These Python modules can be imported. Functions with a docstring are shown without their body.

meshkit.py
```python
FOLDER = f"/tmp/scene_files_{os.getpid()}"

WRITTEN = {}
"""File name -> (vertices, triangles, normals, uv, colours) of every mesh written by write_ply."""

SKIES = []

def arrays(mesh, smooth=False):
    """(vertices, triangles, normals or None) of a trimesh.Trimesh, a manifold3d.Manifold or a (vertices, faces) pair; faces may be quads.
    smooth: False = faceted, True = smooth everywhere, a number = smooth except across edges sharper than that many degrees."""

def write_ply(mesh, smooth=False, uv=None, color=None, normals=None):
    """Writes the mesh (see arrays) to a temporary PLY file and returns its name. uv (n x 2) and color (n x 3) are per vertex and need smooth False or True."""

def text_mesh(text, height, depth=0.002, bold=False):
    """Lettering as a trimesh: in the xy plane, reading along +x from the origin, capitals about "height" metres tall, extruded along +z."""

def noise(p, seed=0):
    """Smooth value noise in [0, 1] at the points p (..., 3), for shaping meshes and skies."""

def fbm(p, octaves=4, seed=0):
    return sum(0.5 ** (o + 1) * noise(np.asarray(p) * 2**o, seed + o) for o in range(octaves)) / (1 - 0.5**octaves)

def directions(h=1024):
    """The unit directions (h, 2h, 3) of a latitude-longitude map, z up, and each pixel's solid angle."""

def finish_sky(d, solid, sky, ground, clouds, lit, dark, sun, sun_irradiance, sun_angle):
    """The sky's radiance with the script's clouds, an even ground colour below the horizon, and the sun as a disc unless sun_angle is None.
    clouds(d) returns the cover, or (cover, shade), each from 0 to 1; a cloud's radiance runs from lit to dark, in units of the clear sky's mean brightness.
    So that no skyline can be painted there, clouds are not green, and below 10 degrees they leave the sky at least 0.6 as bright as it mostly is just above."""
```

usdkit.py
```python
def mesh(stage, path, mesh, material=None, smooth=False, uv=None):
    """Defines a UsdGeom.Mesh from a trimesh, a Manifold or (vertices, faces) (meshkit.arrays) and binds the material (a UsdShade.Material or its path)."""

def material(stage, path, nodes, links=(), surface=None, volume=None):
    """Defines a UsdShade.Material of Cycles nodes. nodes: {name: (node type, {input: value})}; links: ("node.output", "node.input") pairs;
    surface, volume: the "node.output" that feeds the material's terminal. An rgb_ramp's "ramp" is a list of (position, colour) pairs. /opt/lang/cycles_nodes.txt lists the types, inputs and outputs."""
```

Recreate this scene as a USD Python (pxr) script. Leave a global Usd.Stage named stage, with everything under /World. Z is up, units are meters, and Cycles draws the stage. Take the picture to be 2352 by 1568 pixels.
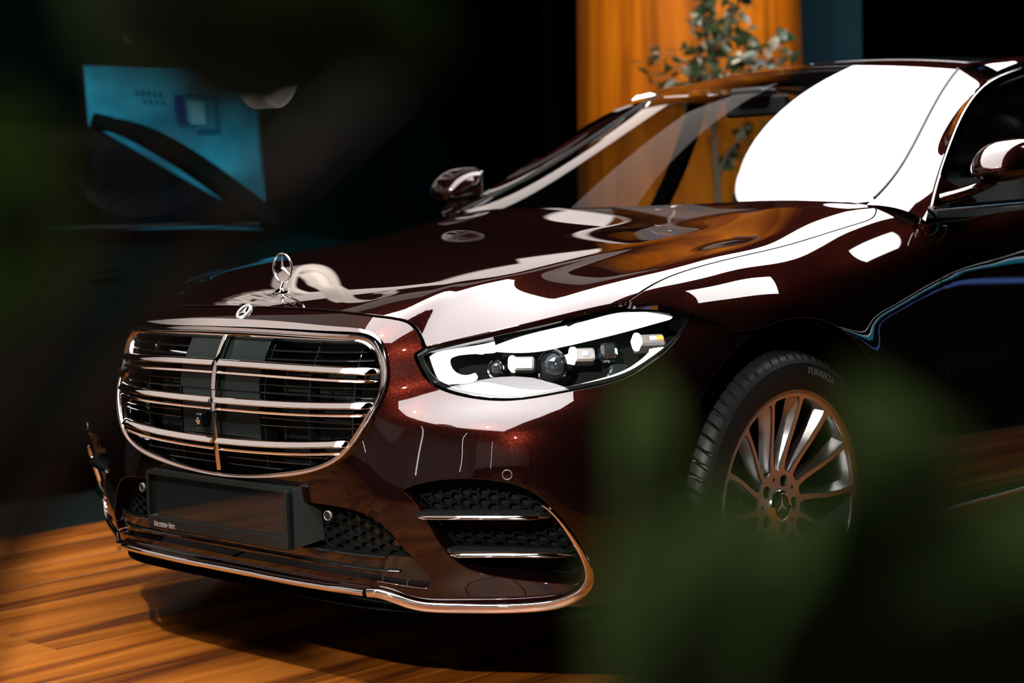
import math, random
import numpy as np, trimesh, shapely
from shapely.geometry import Polygon, LineString, Point, box as sbox
from shapely import affinity
from scipy.interpolate import RectBivariateSpline, PchipInterpolator, CubicSpline
from scipy.ndimage import gaussian_filter, gaussian_filter1d
from scipy.spatial import cKDTree, Delaunay
import usdkit, meshkit
from pxr import Usd, UsdGeom, UsdLux, UsdShade, Gf, Sdf, Vt

stage = Usd.Stage.CreateInMemory()
UsdGeom.SetStageUpAxis(stage, UsdGeom.Tokens.z); UsdGeom.SetStageMetersPerUnit(stage, 1.0)
UsdGeom.Xform.Define(stage, '/World'); UsdGeom.Scope.Define(stage, '/World/Looks')
rng = np.random.default_rng(7); random.seed(7)

# ------------------------------------------------------------------ camera, exposure, lamps
W, H = 2352, 1568
C = np.array([3.265, -2.39, 1.0425]); YAW, PITCH, ROLL = np.radians([44.18, -4.265, -1.677]); FPX = 4074.0
FW = np.array([-math.sin(YAW)*math.cos(PITCH), math.cos(YAW)*math.cos(PITCH), math.sin(PITCH)])
_r = np.array([math.cos(YAW), math.sin(YAW), 0]); _u = np.cross(_r, FW)
RT = math.cos(ROLL)*_r + math.sin(ROLL)*_u; UP = -math.sin(ROLL)*_r + math.cos(ROLL)*_u
cam = UsdGeom.Camera.Define(stage, '/World/camera')
cam.CreateFocalLengthAttr(FPX/W*36.0); cam.CreateHorizontalApertureAttr(36.0); cam.CreateVerticalApertureAttr(24.0)
cam.CreateClippingRangeAttr(Gf.Vec2f(0.02, 100)); cam.CreateFStopAttr(2.8); cam.CreateFocusDistanceAttr(3.95)
cam.CreateExposureAttr(0.0)
cam.AddTransformOp().Set(Gf.Matrix4d(*RT, 0, *UP, 0, *(-FW), 0, *C, 1))

def lamp(path, look, col, strength):
    return usdkit.material(stage, '/World/Looks/' + path, {"e": ("emission", {"color": col, "strength": strength})}, [], surface="e.emission")
SOFT = lamp('soft_light', 0, (1.0, .955, .95), 14.0)          # the big lit ceiling panel over the car, out of view
SOFT2 = lamp('side_light', 0, (1.0, .96, .95), 14.0)          # a second lit panel further back, out of view
DIM = lamp('dim_panel', 0, (1.0, .86, .80), .5)  # faint panel out of view, placed to be mirrored in the windscreen
GLOW = lamp('glow_panel', 0, (1.0, .84, .78), .68)  # faint panel out of view, placed to be mirrored in the grille chrome
# box panels of light: (x0, x1, y0, y1, z)
CEIL_Z = 3.3
SOFT_POLY = [(-1.45, 5.0), (-1.28, 4.1), (-1.02, 2.5), (-1.0, 1.0), (-.75, -2.7), (1.32, -2.7), (1.21, -1.3), (.64, 1.0), (.38, 5.0)]
SIDE_POLY = [(1.2, 2.6), (2.3, 2.9), (2.3, 4.1), (1.3, 3.7)]
DIM_POLY = [(-2.75, 1.5), (-1.85, 1.5), (-1.85, 4.2), (-2.75, 4.2)]         # a fainter panel beside it
GLOW_POLY = [(-7.5, -3.2), (-.9, -3.2), (-.9, -.35), (-7.5, -.35)]            # a wide faint one over the front left
def spot(path, pos, target, col, power, radius=.05, cone=25):
    l = UsdLux.SphereLight.Define(stage, '/World/' + path); l.CreateRadiusAttr(radius); l.CreateIntensityAttr(power); l.CreateColorAttr(Gf.Vec3f(*col)); l.CreateNormalizeAttr(True)
    s = UsdLux.ShapingAPI.Apply(l.GetPrim()); s.CreateShapingConeAngleAttr(cone); s.CreateShapingConeSoftnessAttr(.35)
    d = np.array(target, float) - np.array(pos, float); d /= np.linalg.norm(d)
    z = -d; x = np.cross([0, 0, 1.0], z); x = x/np.linalg.norm(x) if np.linalg.norm(x) > 1e-6 else np.array([1.0, 0, 0]); y = np.cross(z, x)
    l.AddTransformOp().Set(Gf.Matrix4d(*x, 0, *y, 0, *z, 0, *map(float, pos), 1))
    return l
spot('nose_spot_light', (2.35, -3.0, 2.62), (.78, .15, .56), (1, .90, .82), 480, .045, 9)  # lamp out of view, placed to bring out the red glow on the bumper
spot('stage_spot_light', (.25, -1.75, 3.25), (-.6, .2, 0), (1, .90, .80), 330, .06, 62)  # lamp out of view, placed to light the planks and cast the car shadow
spot('column_spot_light', (-1.2, 1.9, 3.2), (-2.0, 4.1, 1.6), (1, .80, .52), 36, .05, 30)  # both column lamps are out of view, placed to light the timber
spot('column_spot_light_001', (-.3, 2.8, 3.2), (-1.3, 4.3, 1.6), (1, .80, .52), 12, .05, 28)
spot('backdrop_spot_light', (-2.3, -2.9, 3.1), (-4.2, -4.6, 1.4), (1, .90, .84), 42, .05, 55)  # this lamp and the next two are added to light the pale panels
spot('backdrop_spot_light_001', (1.2, -4.4, 3.3), (1.2, -6.6, 1.3), (1, .90, .84), 24, .05, 58)
spot('backdrop_spot_light_002', (4.6, -4.4, 3.3), (4.9, -6.6, 1.3), (1, .90, .84), 24, .05, 58)
amb = UsdLux.DomeLight.Define(stage, '/World/ambient_light'); amb.CreateIntensityAttr(.0015); amb.CreateColorAttr(Gf.Vec3f(.5, .9, .9))
# ------------------------------------------------------------------ objects, parts, materials
_used = set()
def path_for(parent, name):
    p = f'{parent}/{name}'; k = 0
    while p in _used: k += 1; p = f'{parent}/{name}_{k:03d}'
    _used.add(p); return p
def tag(prim, label=None, cat=None, group=None, kind=None):
    for k, v in (('label', label), ('category', cat), ('group', group), ('kind', kind)):
        if v: prim.SetCustomDataByKey(k, v)
    return prim
def thing(name, label, cat, loc=(0,0,0), rot=(0,0,0), group=None):
    p = path_for('/World', name); x = UsdGeom.Xform.Define(stage, p); x.AddTranslateOp().Set(Gf.Vec3d(*map(float, loc)))
    if any(rot): x.AddRotateXYZOp().Set(Gf.Vec3f(*map(float, rot)))
    tag(x.GetPrim(), label, cat, group); return p
def node(parent, name, label=None, loc=None, rot=None, scale=None):
    p = path_for(parent, name); x = UsdGeom.Xform.Define(stage, p)
    if loc is not None: x.AddTranslateOp().Set(Gf.Vec3d(*map(float, loc)))
    if rot is not None: x.AddRotateXYZOp().Set(Gf.Vec3f(*map(float, rot)))
    if scale is not None: x.AddScaleOp().Set(Gf.Vec3f(*map(float, scale)))
    tag(x.GetPrim(), label); return p
def part(parent, name, m, mat, label=None, cat=None, group=None, kind=None, smooth=35):
    """m: a trimesh, (V, F) or (V, F, N)."""
    p = path_for(parent, name)
    if isinstance(m, tuple) and len(m) == 3:
        V, F, N = m; g = UsdGeom.Mesh.Define(stage, p)
        g.CreatePointsAttr(Vt.Vec3fArray.FromNumpy(np.asarray(V, np.float32))); g.CreateFaceVertexCountsAttr(Vt.IntArray.FromNumpy(np.full(len(F), 3, np.int32)))
        g.CreateFaceVertexIndicesAttr(Vt.IntArray.FromNumpy(np.asarray(F, np.int32).ravel())); g.CreateSubdivisionSchemeAttr('none')
        g.CreateNormalsAttr(Vt.Vec3fArray.FromNumpy(np.asarray(N, np.float32))); g.SetNormalsInterpolation('vertex')
        UsdShade.MaterialBindingAPI.Apply(g.GetPrim()).Bind(mat)
    else:
        g = usdkit.mesh(stage, p, m, mat, smooth=smooth)
    tag(g.GetPrim(), label, cat, group, kind); return p
def cat_(*ms):
    """Join meshes: all (V, F, N) or all trimesh."""
    ms = [m for m in ms if m is not None]
    if isinstance(ms[0], tuple):
        o = 0; V, F, N = [], [], []
        for v, f, n in ms: V.append(v); F.append(np.asarray(f) + o); N.append(n); o += len(v)
        return np.vstack(V), np.vstack(F), np.vstack(N)
    return trimesh.util.concatenate(ms)
def mirror(m):
    if isinstance(m, tuple): return m[0]*[-1, 1, 1], np.asarray(m[1])[:, ::-1], m[2]*[-1, 1, 1]
    t = m.copy(); t.vertices = t.vertices*[-1, 1, 1]; t.faces = t.faces[:, ::-1]; return t

def P(name, nodes=None, links=(), **k):
    n = {"p": ("principled_bsdf", {kk: (tuple(v) if np.ndim(v) else v) for kk, v in k.items()})}
    if nodes: n.update(nodes)
    return usdkit.material(stage, '/World/Looks/' + name, n, list(links), surface="p.BSDF")
flake = {"tc": ("texture_coordinate", {}), "v": ("voronoi_texture", {"scale": 900.0}), "r": ("rgb_ramp", {"ramp": [(0, (.0035, .0005, .0004)), (.6, (.0050, .0006, .0004)), (.9, (.012, .0014, .0006)), (1, (.028, .0045, .0016))]}), "sc": ("separate_color", {})}
PAINT = usdkit.material(stage, '/World/Looks/rubellite_paint', {**flake, "base": ("glossy_bsdf", {"roughness": .34}), "dif": ("diffuse_bsdf", {"color": (.0015, .0006, .0006)}), "b": ("add_closure", {}), "coat": ("glossy_bsdf", {"color": (1, 1, 1), "roughness": .012}), "f": ("fresnel", {"IOR": 1.5}), "m": ("mix_closure", {})},
    [("tc.object", "v.vector"), ("v.color", "sc.color"), ("sc.r", "r.fac"), ("r.color", "base.color"), ("base.BSDF", "b.closure1"), ("dif.BSDF", "b.closure2"), ("f.fac", "m.fac"), ("b.closure", "m.closure1"), ("coat.BSDF", "m.closure2")], surface="m.closure")     # dark flake base under a clear coat
BLACKGLOSS = P('black_gloss', base_color=(.003, .004, .004), roughness=.04, coat_weight=.3, coat_roughness=.01)
DARK = P('dark_underside', base_color=(.003, .004, .004), roughness=.8, specular_ior_level=.1)
CHROME = P('chrome', base_color=(.86, .83, .81), metallic=1.0, roughness=.045)
SATIN = P('satin_plastic', base_color=(.0025, .0045, .0045), roughness=.33, specular_ior_level=.3)
HONEY = P('mesh_black', base_color=(.0012, .0018, .0018), roughness=.6, specular_ior_level=.06)
PLASTIC = P('black_plastic', base_color=(.004, .0055, .0055), roughness=.5, specular_ior_level=.2)
PANELBLK = P('radar_panel_black', base_color=(.0035, .006, .006), roughness=.22, specular_ior_level=.22)
RUBBER = P('tyre_rubber', base_color=(.0035, .0045, .0045), roughness=.5, specular_ior_level=.25)
LETTER = P('raised_lettering', base_color=(.10, .12, .13), roughness=.5)
WHEELSIL = P('wheel_silver', base_color=(.30, .31, .31), metallic=1.0, roughness=.27)
MACHINED = P('machined_alloy', base_color=(.62, .60, .58), metallic=1.0, roughness=.30)
LENSGLASS = P('dark_optic', base_color=(.010, .013, .016), roughness=.03, coat_weight=1.0, coat_roughness=.01, coat_ior=1.7)
DARKCHROME = P('dark_chrome', base_color=(.22, .23, .25), metallic=1.0, roughness=.12)
SILVERTRIM = P('headlight_silver', base_color=(.42, .41, .40), metallic=.7, roughness=.3)
WHITETRIM = P('pale_trim', base_color=(.55, .56, .57), roughness=.4, emission_color=(.9, .95, 1.0), emission_strength=.12)
DRLWHITE = P('drl_lit', base_color=(.85, .86, .87), roughness=.35, emission_color=(.95, .96, 1.0), emission_strength=1.1)
DULLRING = P('dull_ring', base_color=(.12, .12, .12), roughness=.4)
LEDWHITE = lamp('led_white', 0, (.95, .98, 1.0), 6.0)
LEDBLUE = P('led_blue_eye', base_color=(.25, .33, .75), roughness=.15, emission_color=(.35, .45, 1.0), emission_strength=.55)
AMBER = P('amber_reflector', base_color=(.75, .30, .06), roughness=.25, emission_color=(1, .45, .1), emission_strength=.12)
LEATHER = P('dark_leather', base_color=(.005, .005, .005), roughness=.6, specular_ior_level=.3)
INTERIOR = P('interior_black', base_color=(.002, .002, .002), roughness=.7, specular_ior_level=.2)
def pane(name, tint, ior, extra=0.0):
    n = {"t": ("transparent_bsdf", {"color": tint}), "g": ("glossy_bsdf", {"color": (1, 1, 1), "roughness": 0.0}), "f": ("fresnel", {}), "m": ("mix_closure", {}), "ge": ("geometry", {}), "io": ("mix_float", {"a": ior, "b": 1/ior})}
    return usdkit.material(stage, '/World/Looks/' + name, n, [("ge.backfacing", "io.fac"), ("io.result", "f.IOR"), ("f.fac", "m.fac"), ("t.BSDF", "m.closure1"), ("g.BSDF", "m.closure2")], surface="m.closure")
WINDGLASS = pane('windscreen_glass', (.80, .83, .83), 1.52); SIDEGLASS = pane('side_glass', (.55, .60, .60), 1.52); LENS = pane('headlight_lens', (.97, .98, .98), 1.55)

# ------------------------------------------------------------------ mesh tools
def tri2d(poly, res, bres=None):
    """Points and triangles of a shapely polygon with inner points about res apart; also the boundary rings (index lists)."""
    bres = bres or res; pts, rings = [], []
    for ring in [poly.exterior, *poly.interiors]:
        ls = LineString(ring.coords); n = max(8, int(math.ceil(ls.length/bres)))
        c = np.array(ring.coords)[:-1]
        d = np.linspace(0, ls.length, n, endpoint=False); q = np.array([ls.interpolate(t).coords[0] for t in d])
        # keep the sharp corners
        cd = np.r_[0, np.cumsum(np.linalg.norm(np.diff(np.array(ring.coords), axis=0), axis=1))][:-1]
        v1 = c - np.roll(c, 1, 0); v2 = np.roll(c, -1, 0) - c
        ang = np.abs(np.arctan2(v1[:, 0]*v2[:, 1] - v1[:, 1]*v2[:, 0], (v1*v2).sum(1)))
        sharp = ang > .35
        dd = np.sort(np.r_[d, cd[sharp]]); dd = dd[np.r_[True, np.diff(dd) > bres*.15]]
        for s in cd[sharp]: dd[np.argmin(np.abs(dd - s))] = s
        q = np.array([ls.interpolate(t).coords[0] for t in dd])
        rings.append(list(range(sum(map(len, pts)), sum(map(len, pts)) + len(q)))); pts.append(q)
    x0, y0, x1, y1 = poly.bounds; inner = poly.buffer(-.45*res)
    gx, gy = np.meshgrid(np.arange(x0 + res*.37, x1, res), np.arange(y0 + res*.41, y1, res*.866)); gx = gx + (np.arange(gx.shape[0]) % 2)[:, None]*res*.5
    g = np.stack([gx.ravel(), gy.ravel()], 1)
    if not inner.is_empty and len(g): g = g[shapely.contains_xy(inner, g[:, 0], g[:, 1])]; pts.append(g)
    q = np.vstack(pts); T = Delaunay(q).simplices; c = q[T].mean(1)
    T = T[shapely.contains_xy(poly, c[:, 0], c[:, 1])]
    a = q[T]; cr = (a[:, 1, 0]-a[:, 0, 0])*(a[:, 2, 1]-a[:, 0, 1]) - (a[:, 1, 1]-a[:, 0, 1])*(a[:, 2, 0]-a[:, 0, 0])
    T = np.where((cr < 0)[:, None], T[:, ::-1], T); T = T[np.abs(cr) > 1e-10]
    return q, T, rings
def biggest(g):
    return max(g.geoms, key=lambda s: s.area) if hasattr(g, 'geoms') else g
def panel(S, poly, res=.018, off=0.0, gap=.002, depth=.012, seam=None, bres=None, rnd=.0016):
    """A sheet of the surface S over poly (in S's own coordinates) with rolled edges. seam: (axis, value) kept open at the car's middle."""
    if gap:
        if seam is not None:
            x0, y0, x1, y1 = poly.bounds; ext = affinity.scale(poly, -1 if seam == 0 else 1, -1 if seam == 1 else 1, origin=(0, 0))
            both = shapely.union_all([poly.buffer(1e-5), ext.buffer(1e-5)]).buffer(-gap, join_style='round', quad_segs=4)
            half = sbox(0, -9, 9, 9) if seam == 0 else sbox(-9, 0, 9, 9); poly = biggest(both.intersection(half))
        else: poly = biggest(poly.buffer(-gap, quad_segs=4))
    q, T, rings = tri2d(poly, res, bres or res*.6)
    V = S.f(q); N = S.n(q)
    if seam is not None: N[q[:, seam] < 1e-6, 0] = 0; V[q[:, seam] < 1e-6, 0] = 0; N /= np.linalg.norm(N, axis=1, keepdims=True)
    V = V + N*off
    # triangles must face along the normal
    fn = np.cross(V[T[:, 1]] - V[T[:, 0]], V[T[:, 2]] - V[T[:, 0]]); sg = np.sign((fn*N[T[:, 0]]).sum(1)); T = np.where((sg < 0)[:, None], T[:, ::-1], T)
    Vs, Fs, Ns = [V], [T], [N]; o = len(V)
    if depth:
        for r in rings:
            r = np.array(r); A0, N0 = V[r], N[r]; tan = np.roll(A0, -1, 0) - np.roll(A0, 1, 0); outw = np.cross(tan, N0); outw /= np.maximum(np.linalg.norm(outw, axis=1, keepdims=True), 1e-9)
            # outward must lead away from the sheet
            ctr = q[r]; e = np.roll(ctr, -1, 0) - np.roll(ctr, 1, 0); nn = np.stack([e[:, 1], -e[:, 0]], 1); nn /= np.maximum(np.linalg.norm(nn, axis=1, keepdims=True), 1e-9)
            tst = S.f(ctr + nn*1e-4) - S.f(ctr); ins = shapely.contains_xy(poly, *(ctr + nn*1e-4).T)
            s = np.sign((tst*outw).sum(1)*np.where(ins, -1, 1)); s[s == 0] = 1; outw *= s[:, None]
            rr = [A0 , A0 + outw*rnd*.7 - N0*rnd*.3, A0 + outw*rnd - N0*rnd, A0 + outw*rnd - N0*depth]; nr = [N0, .7*N0 + .7*outw, outw, outw]
            k = len(r); base = o
            for a, b in zip(rr, nr): Vs.append(a); Ns.append(b/np.maximum(np.linalg.norm(b, axis=1, keepdims=True), 1e-9)); o += k
            keep = np.ones(k, bool)
            if seam is not None: onm = q[r][:, seam] < 1e-6; keep = ~(onm & np.roll(onm, -1))
            i = np.arange(k)[keep]; j = (i + 1) % k
            for l in range(3):
                f = np.vstack([np.stack([i, j, k+j], 1), np.stack([i, k+j, k+i], 1)]); VV = np.vstack([rr[l], rr[l+1]]); NN = np.vstack([nr[l], nr[l+1]])
                g = np.cross(VV[f[:, 1]] - VV[f[:, 0]], VV[f[:, 2]] - VV[f[:, 0]]); sgn = np.sign((g*(NN[f[:, 0]] + NN[f[:, 2]])).sum(1))
                Fs.append(np.where((sgn < 0)[:, None], f[:, ::-1], f) + base + l*k)
    return np.vstack(Vs), np.vstack(Fs), np.vstack(Ns)
def grid_mesh(G, closed_u=False, closed_v=False):
    """(V, F, N) of a grid of points (n, m, 3) with smooth normals."""
    n, m, _ = G.shape; I = np.arange(n*m).reshape(n, m)
    if closed_u: I = np.vstack([I, I[:1]])
    if closed_v: I = np.hstack([I, I[:, :1]])
    a, b, c, d = I[:-1, :-1].ravel(), I[1:, :-1].ravel(), I[1:, 1:].ravel(), I[:-1, 1:].ravel()
    F = np.vstack([np.stack([a, b, c], 1), np.stack([a, c, d], 1)]); V = G.reshape(-1, 3)
    fn = np.cross(V[F[:, 1]] - V[F[:, 0]], V[F[:, 2]] - V[F[:, 0]]); F = F[np.linalg.norm(fn, axis=1) > 1e-14]
    N = np.zeros_like(V); fn = np.cross(V[F[:, 1]] - V[F[:, 0]], V[F[:, 2]] - V[F[:, 0]])
    for k in range(3): np.add.at(N, F[:, k], fn)
    return V, F, N/np.maximum(np.linalg.norm(N, axis=1, keepdims=True), 1e-14)
def frames(path, up):
    """Tangent, side and up vectors along a polyline; up (3,) or per point."""
    p = np.asarray(path, float); t = np.gradient(p, axis=0); t /= np.maximum(np.linalg.norm(t, axis=1, keepdims=True), 1e-12)
    u = np.broadcast_to(np.asarray(up, float), p.shape); s = np.cross(t, u); s /= np.maximum(np.linalg.norm(s, axis=1, keepdims=True), 1e-12)
    return t, s, np.cross(s, t)
def sweep(path, prof, up=(0, 0, 1), scale=None, caps=True, closed=False, smooth=40):
    """Sweep a closed 2-D profile (side, up) along the path; a trimesh."""
    p = np.asarray(path, float); prof = np.asarray(prof, float); t, s, u = frames(p, up); k = len(prof)
    sc = np.ones((len(p), 2)) if scale is None else np.broadcast_to(np.asarray(scale, float).reshape(len(p), -1), (len(p), 2))
    G = p[:, None] + (prof[None, :, 0]*sc[:, :1])[..., None]*s[:, None] + (prof[None, :, 1]*sc[:, 1:])[..., None]*u[:, None]
    n = len(p); I = np.arange(n*k).reshape(n, k); I = np.hstack([I, I[:, :1]])
    if closed: I = np.vstack([I, I[:1]])
    a, b, c, d = I[:-1, :-1].ravel(), I[1:, :-1].ravel(), I[1:, 1:].ravel(), I[:-1, 1:].ravel()
    F = [np.stack([a, b, c], 1), np.stack([a, c, d], 1)]; V = G.reshape(-1, 3)
    if caps and not closed:
        V = np.vstack([V, G[0].mean(0), G[-1].mean(0)]); i = np.arange(k); j = (i+1) % k
        F += [np.stack([np.full(k, n*k), i, j], 1), np.stack([np.full(k, n*k+1), (n-1)*k + j, (n-1)*k + i], 1)]
    m = trimesh.Trimesh(V, np.vstack(F), process=False)
    if m.volume < 0: m.invert()
    return m
def ellipse(a, b, n=14, p=2.0):
    t = np.arange(n)*2*np.pi/n; c, s = np.cos(t), np.sin(t)
    return np.stack([a*np.sign(c)*np.abs(c)**(2/p), b*np.sign(s)*np.abs(s)**(2/p)], 1)
def rrect(w, h, r, n=4):
    return np.array(sbox(-w/2+r, -h/2+r, w/2-r, h/2-r).buffer(r, quad_segs=n).exterior.coords)[:-1]
def rbox(w, d, h, r=.004, at=(0, 0, 0)):
    """A box with rounded upright edges and a chamfer, centred on at."""
    poly = sbox(-w/2+r, -d/2+r, w/2-r, d/2-r).buffer(r, quad_segs=3); c = np.array(poly.exterior.coords)[:-1]; k = len(c)
    in_ = np.array(sbox(-w/2+r, -d/2+r, w/2-r, d/2-r).buffer(r*.3, quad_segs=3).exterior.coords)[:-1]
    in_ = c*np.maximum(1 - .7*r/np.maximum(np.abs(c), 1e-9), .2) if len(in_) != k else in_
    L = [np.c_[in_, np.full(k, -h/2)], np.c_[c, np.full(k, -h/2 + r*.7)], np.c_[c, np.full(k, h/2 - r*.7)], np.c_[in_, np.full(k, h/2)]]
    V = np.vstack(L + [[[0, 0, -h/2], [0, 0, h/2]]]); i = np.arange(k); j = (i+1) % k; F = []
    for l in range(3): F += [np.stack([l*k+i, l*k+j, (l+1)*k+j], 1), np.stack([l*k+i, (l+1)*k+j, (l+1)*k+i], 1)]
    F += [np.stack([np.full(k, 4*k), j, i], 1), np.stack([np.full(k, 4*k+1), 3*k+i, 3*k+j], 1)]
    m = trimesh.Trimesh(V + np.array(at), np.vstack(F), process=False); return m
def lathe(prof, n=64, axis='x'):
    """Revolve (r, h) about the axis; closed when the profile is."""
    pr = np.asarray(prof, float); t = np.arange(n)*2*np.pi/n
    G = np.stack([np.repeat(pr[None, :, 1], n, 0), pr[None, :, 0]*np.sin(t)[:, None], pr[None, :, 0]*np.cos(t)[:, None]], -1)
    if axis == 'z': G = G[..., [1, 2, 0]]
    if axis == 'y': G = G[..., [1, 0, 2]]
    V, F, N = grid_mesh(G, closed_u=True); m = trimesh.Trimesh(V, F, process=False)
    return m
def extrude(poly, h, z0=0.0):
    ms = [trimesh.creation.extrude_polygon(g, h, engine='earcut') for g in getattr(poly, 'geoms', [poly])]
    m = trimesh.util.concatenate(ms); m.apply_translation([0, 0, z0]); return m
def place(m, o, x, y, z=None):
    """A copy with its axes along x, y, z and its origin at o."""
    x, y = np.asarray(x, float), np.asarray(y, float); x = x/np.linalg.norm(x); z = np.cross(x, y) if z is None else np.asarray(z, float); z = z/np.linalg.norm(z); y = np.cross(z, x)
    t = m.copy(); M = np.eye(4); M[:3, 0], M[:3, 1], M[:3, 2], M[:3, 3] = x, y, z, o; t.apply_transform(M); return t
def smoothpx(pts, n=0, k='c'):
    """A dense pixel polyline through the points; a corner where a point is given twice."""
    out, seg = [], [pts[0]]
    for a, b in zip(pts[:-1], pts[1:]):
        if a == b:
            out.append(_dense(seg, k)); seg = [b]
        else: seg.append(b)
    out.append(_dense(seg, k)); return np.vstack(out)
def _dense(p, k):
    p = np.asarray(p, float)
    if len(p) < 2: return p
    n = max(2, int(np.linalg.norm(np.diff(p, axis=0), axis=1).sum()/9)); 
    return curve(p, n, k) if len(p) > 2 else np.linspace(p[0], p[1], n)
def proj(P):
    d = np.asarray(P, float) - C; z = d @ FW
    return np.stack([W/2 + FPX*(d @ RT)/z, H/2 - FPX*(d @ UP)/z], -1)
def ray(px, py):
    d = FW + (px - W/2)/FPX*RT - (py - H/2)/FPX*UP
    return d/np.linalg.norm(d)
def on(axis, px, py, val):
    d = ray(px, py); return C + d*(val - C[axis])/d[axis]

class Surf:
    """A smooth patch: grids of points over (a, b), both about metres; f gives the points, n the outward normals."""
    def __init__(s, a, b, P, flip=1, ks=3, smooth=0):
        s.a, s.b, s.flip = np.asarray(a, float), np.asarray(b, float), flip
        s.sp = [RectBivariateSpline(s.a, s.b, P[..., k], kx=min(ks, len(a)-1), ky=min(ks, len(b)-1), s=smooth) for k in range(3)]
        s._px = None
    def f(s, ab):
        ab = np.asarray(ab, float); return np.stack([q.ev(ab[..., 0], ab[..., 1]) for q in s.sp], -1)
    def n(s, ab):
        ab = np.asarray(ab, float)
        da = np.stack([q.ev(ab[..., 0], ab[..., 1], dx=1) for q in s.sp], -1); db = np.stack([q.ev(ab[..., 0], ab[..., 1], dy=1) for q in s.sp], -1)
        n = np.cross(da, db)*s.flip; return n/np.maximum(np.linalg.norm(n, axis=-1, keepdims=True), 1e-12)
    def inv(s, px):
        """(a, b) of the surface points seen at the pixels px."""
        px = np.atleast_2d(np.asarray(px, float))
        if s._px is None:
            A, B = np.meshgrid(np.linspace(s.a[0], s.a[-1], 240), np.linspace(s.b[0], s.b[-1], 240), indexing='ij')
            s._ab = np.stack([A.ravel(), B.ravel()], 1); P = s.f(s._ab); N = s.n(s._ab)
            ok = ((P - C)*N).sum(1) < 0.02
            s._ab, P = s._ab[ok], P[ok]; s._px = cKDTree(proj(P)); s._dist = np.linalg.norm(P - C, axis=1)
        dd, ii = s._px.query(px, k=12)
        best = ii[np.arange(len(px)), np.argmin(s._dist[ii] + 0.004*dd, 1)]
        ab = s._ab[best].copy(); lo, hi = np.array([s.a[0], s.b[0]]), np.array([s.a[-1], s.b[-1]])
        for _ in range(12):
            r = proj(s.f(ab)) - px; h = 1e-4
            J = np.stack([(proj(s.f(ab + [h, 0])) - proj(s.f(ab - [h, 0])))/(2*h), (proj(s.f(ab + [0, h])) - proj(s.f(ab - [0, h])))/(2*h)], -1)
            st = np.einsum('nij,nj->ni', np.linalg.pinv(J, rcond=1e-3), r); ln = np.linalg.norm(st, axis=1, keepdims=True)
            ab = np.clip(ab - st*np.minimum(1, 0.05/np.maximum(ln, 1e-9)), lo, hi)
        return ab
    def at(s, px):
        return s.f(s.inv(px))

def sstep(x, a, b):
    t = np.clip((np.asarray(x, float) - a)/(b - a), 0, 1); return t*t*t*(t*(6*t - 15) + 10)
def curve(pts, n=60, k='c'):
    """Dense smooth polyline through pts (any dimension)."""
    p = np.asarray(pts, float); t = np.r_[0, np.cumsum(np.linalg.norm(np.diff(p, axis=0), axis=1)**0.5)]
    f = CubicSpline(t, p) if k == 'c' and len(p) > 2 else PchipInterpolator(t, p)
    return f(np.linspace(0, t[-1], n))

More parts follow.
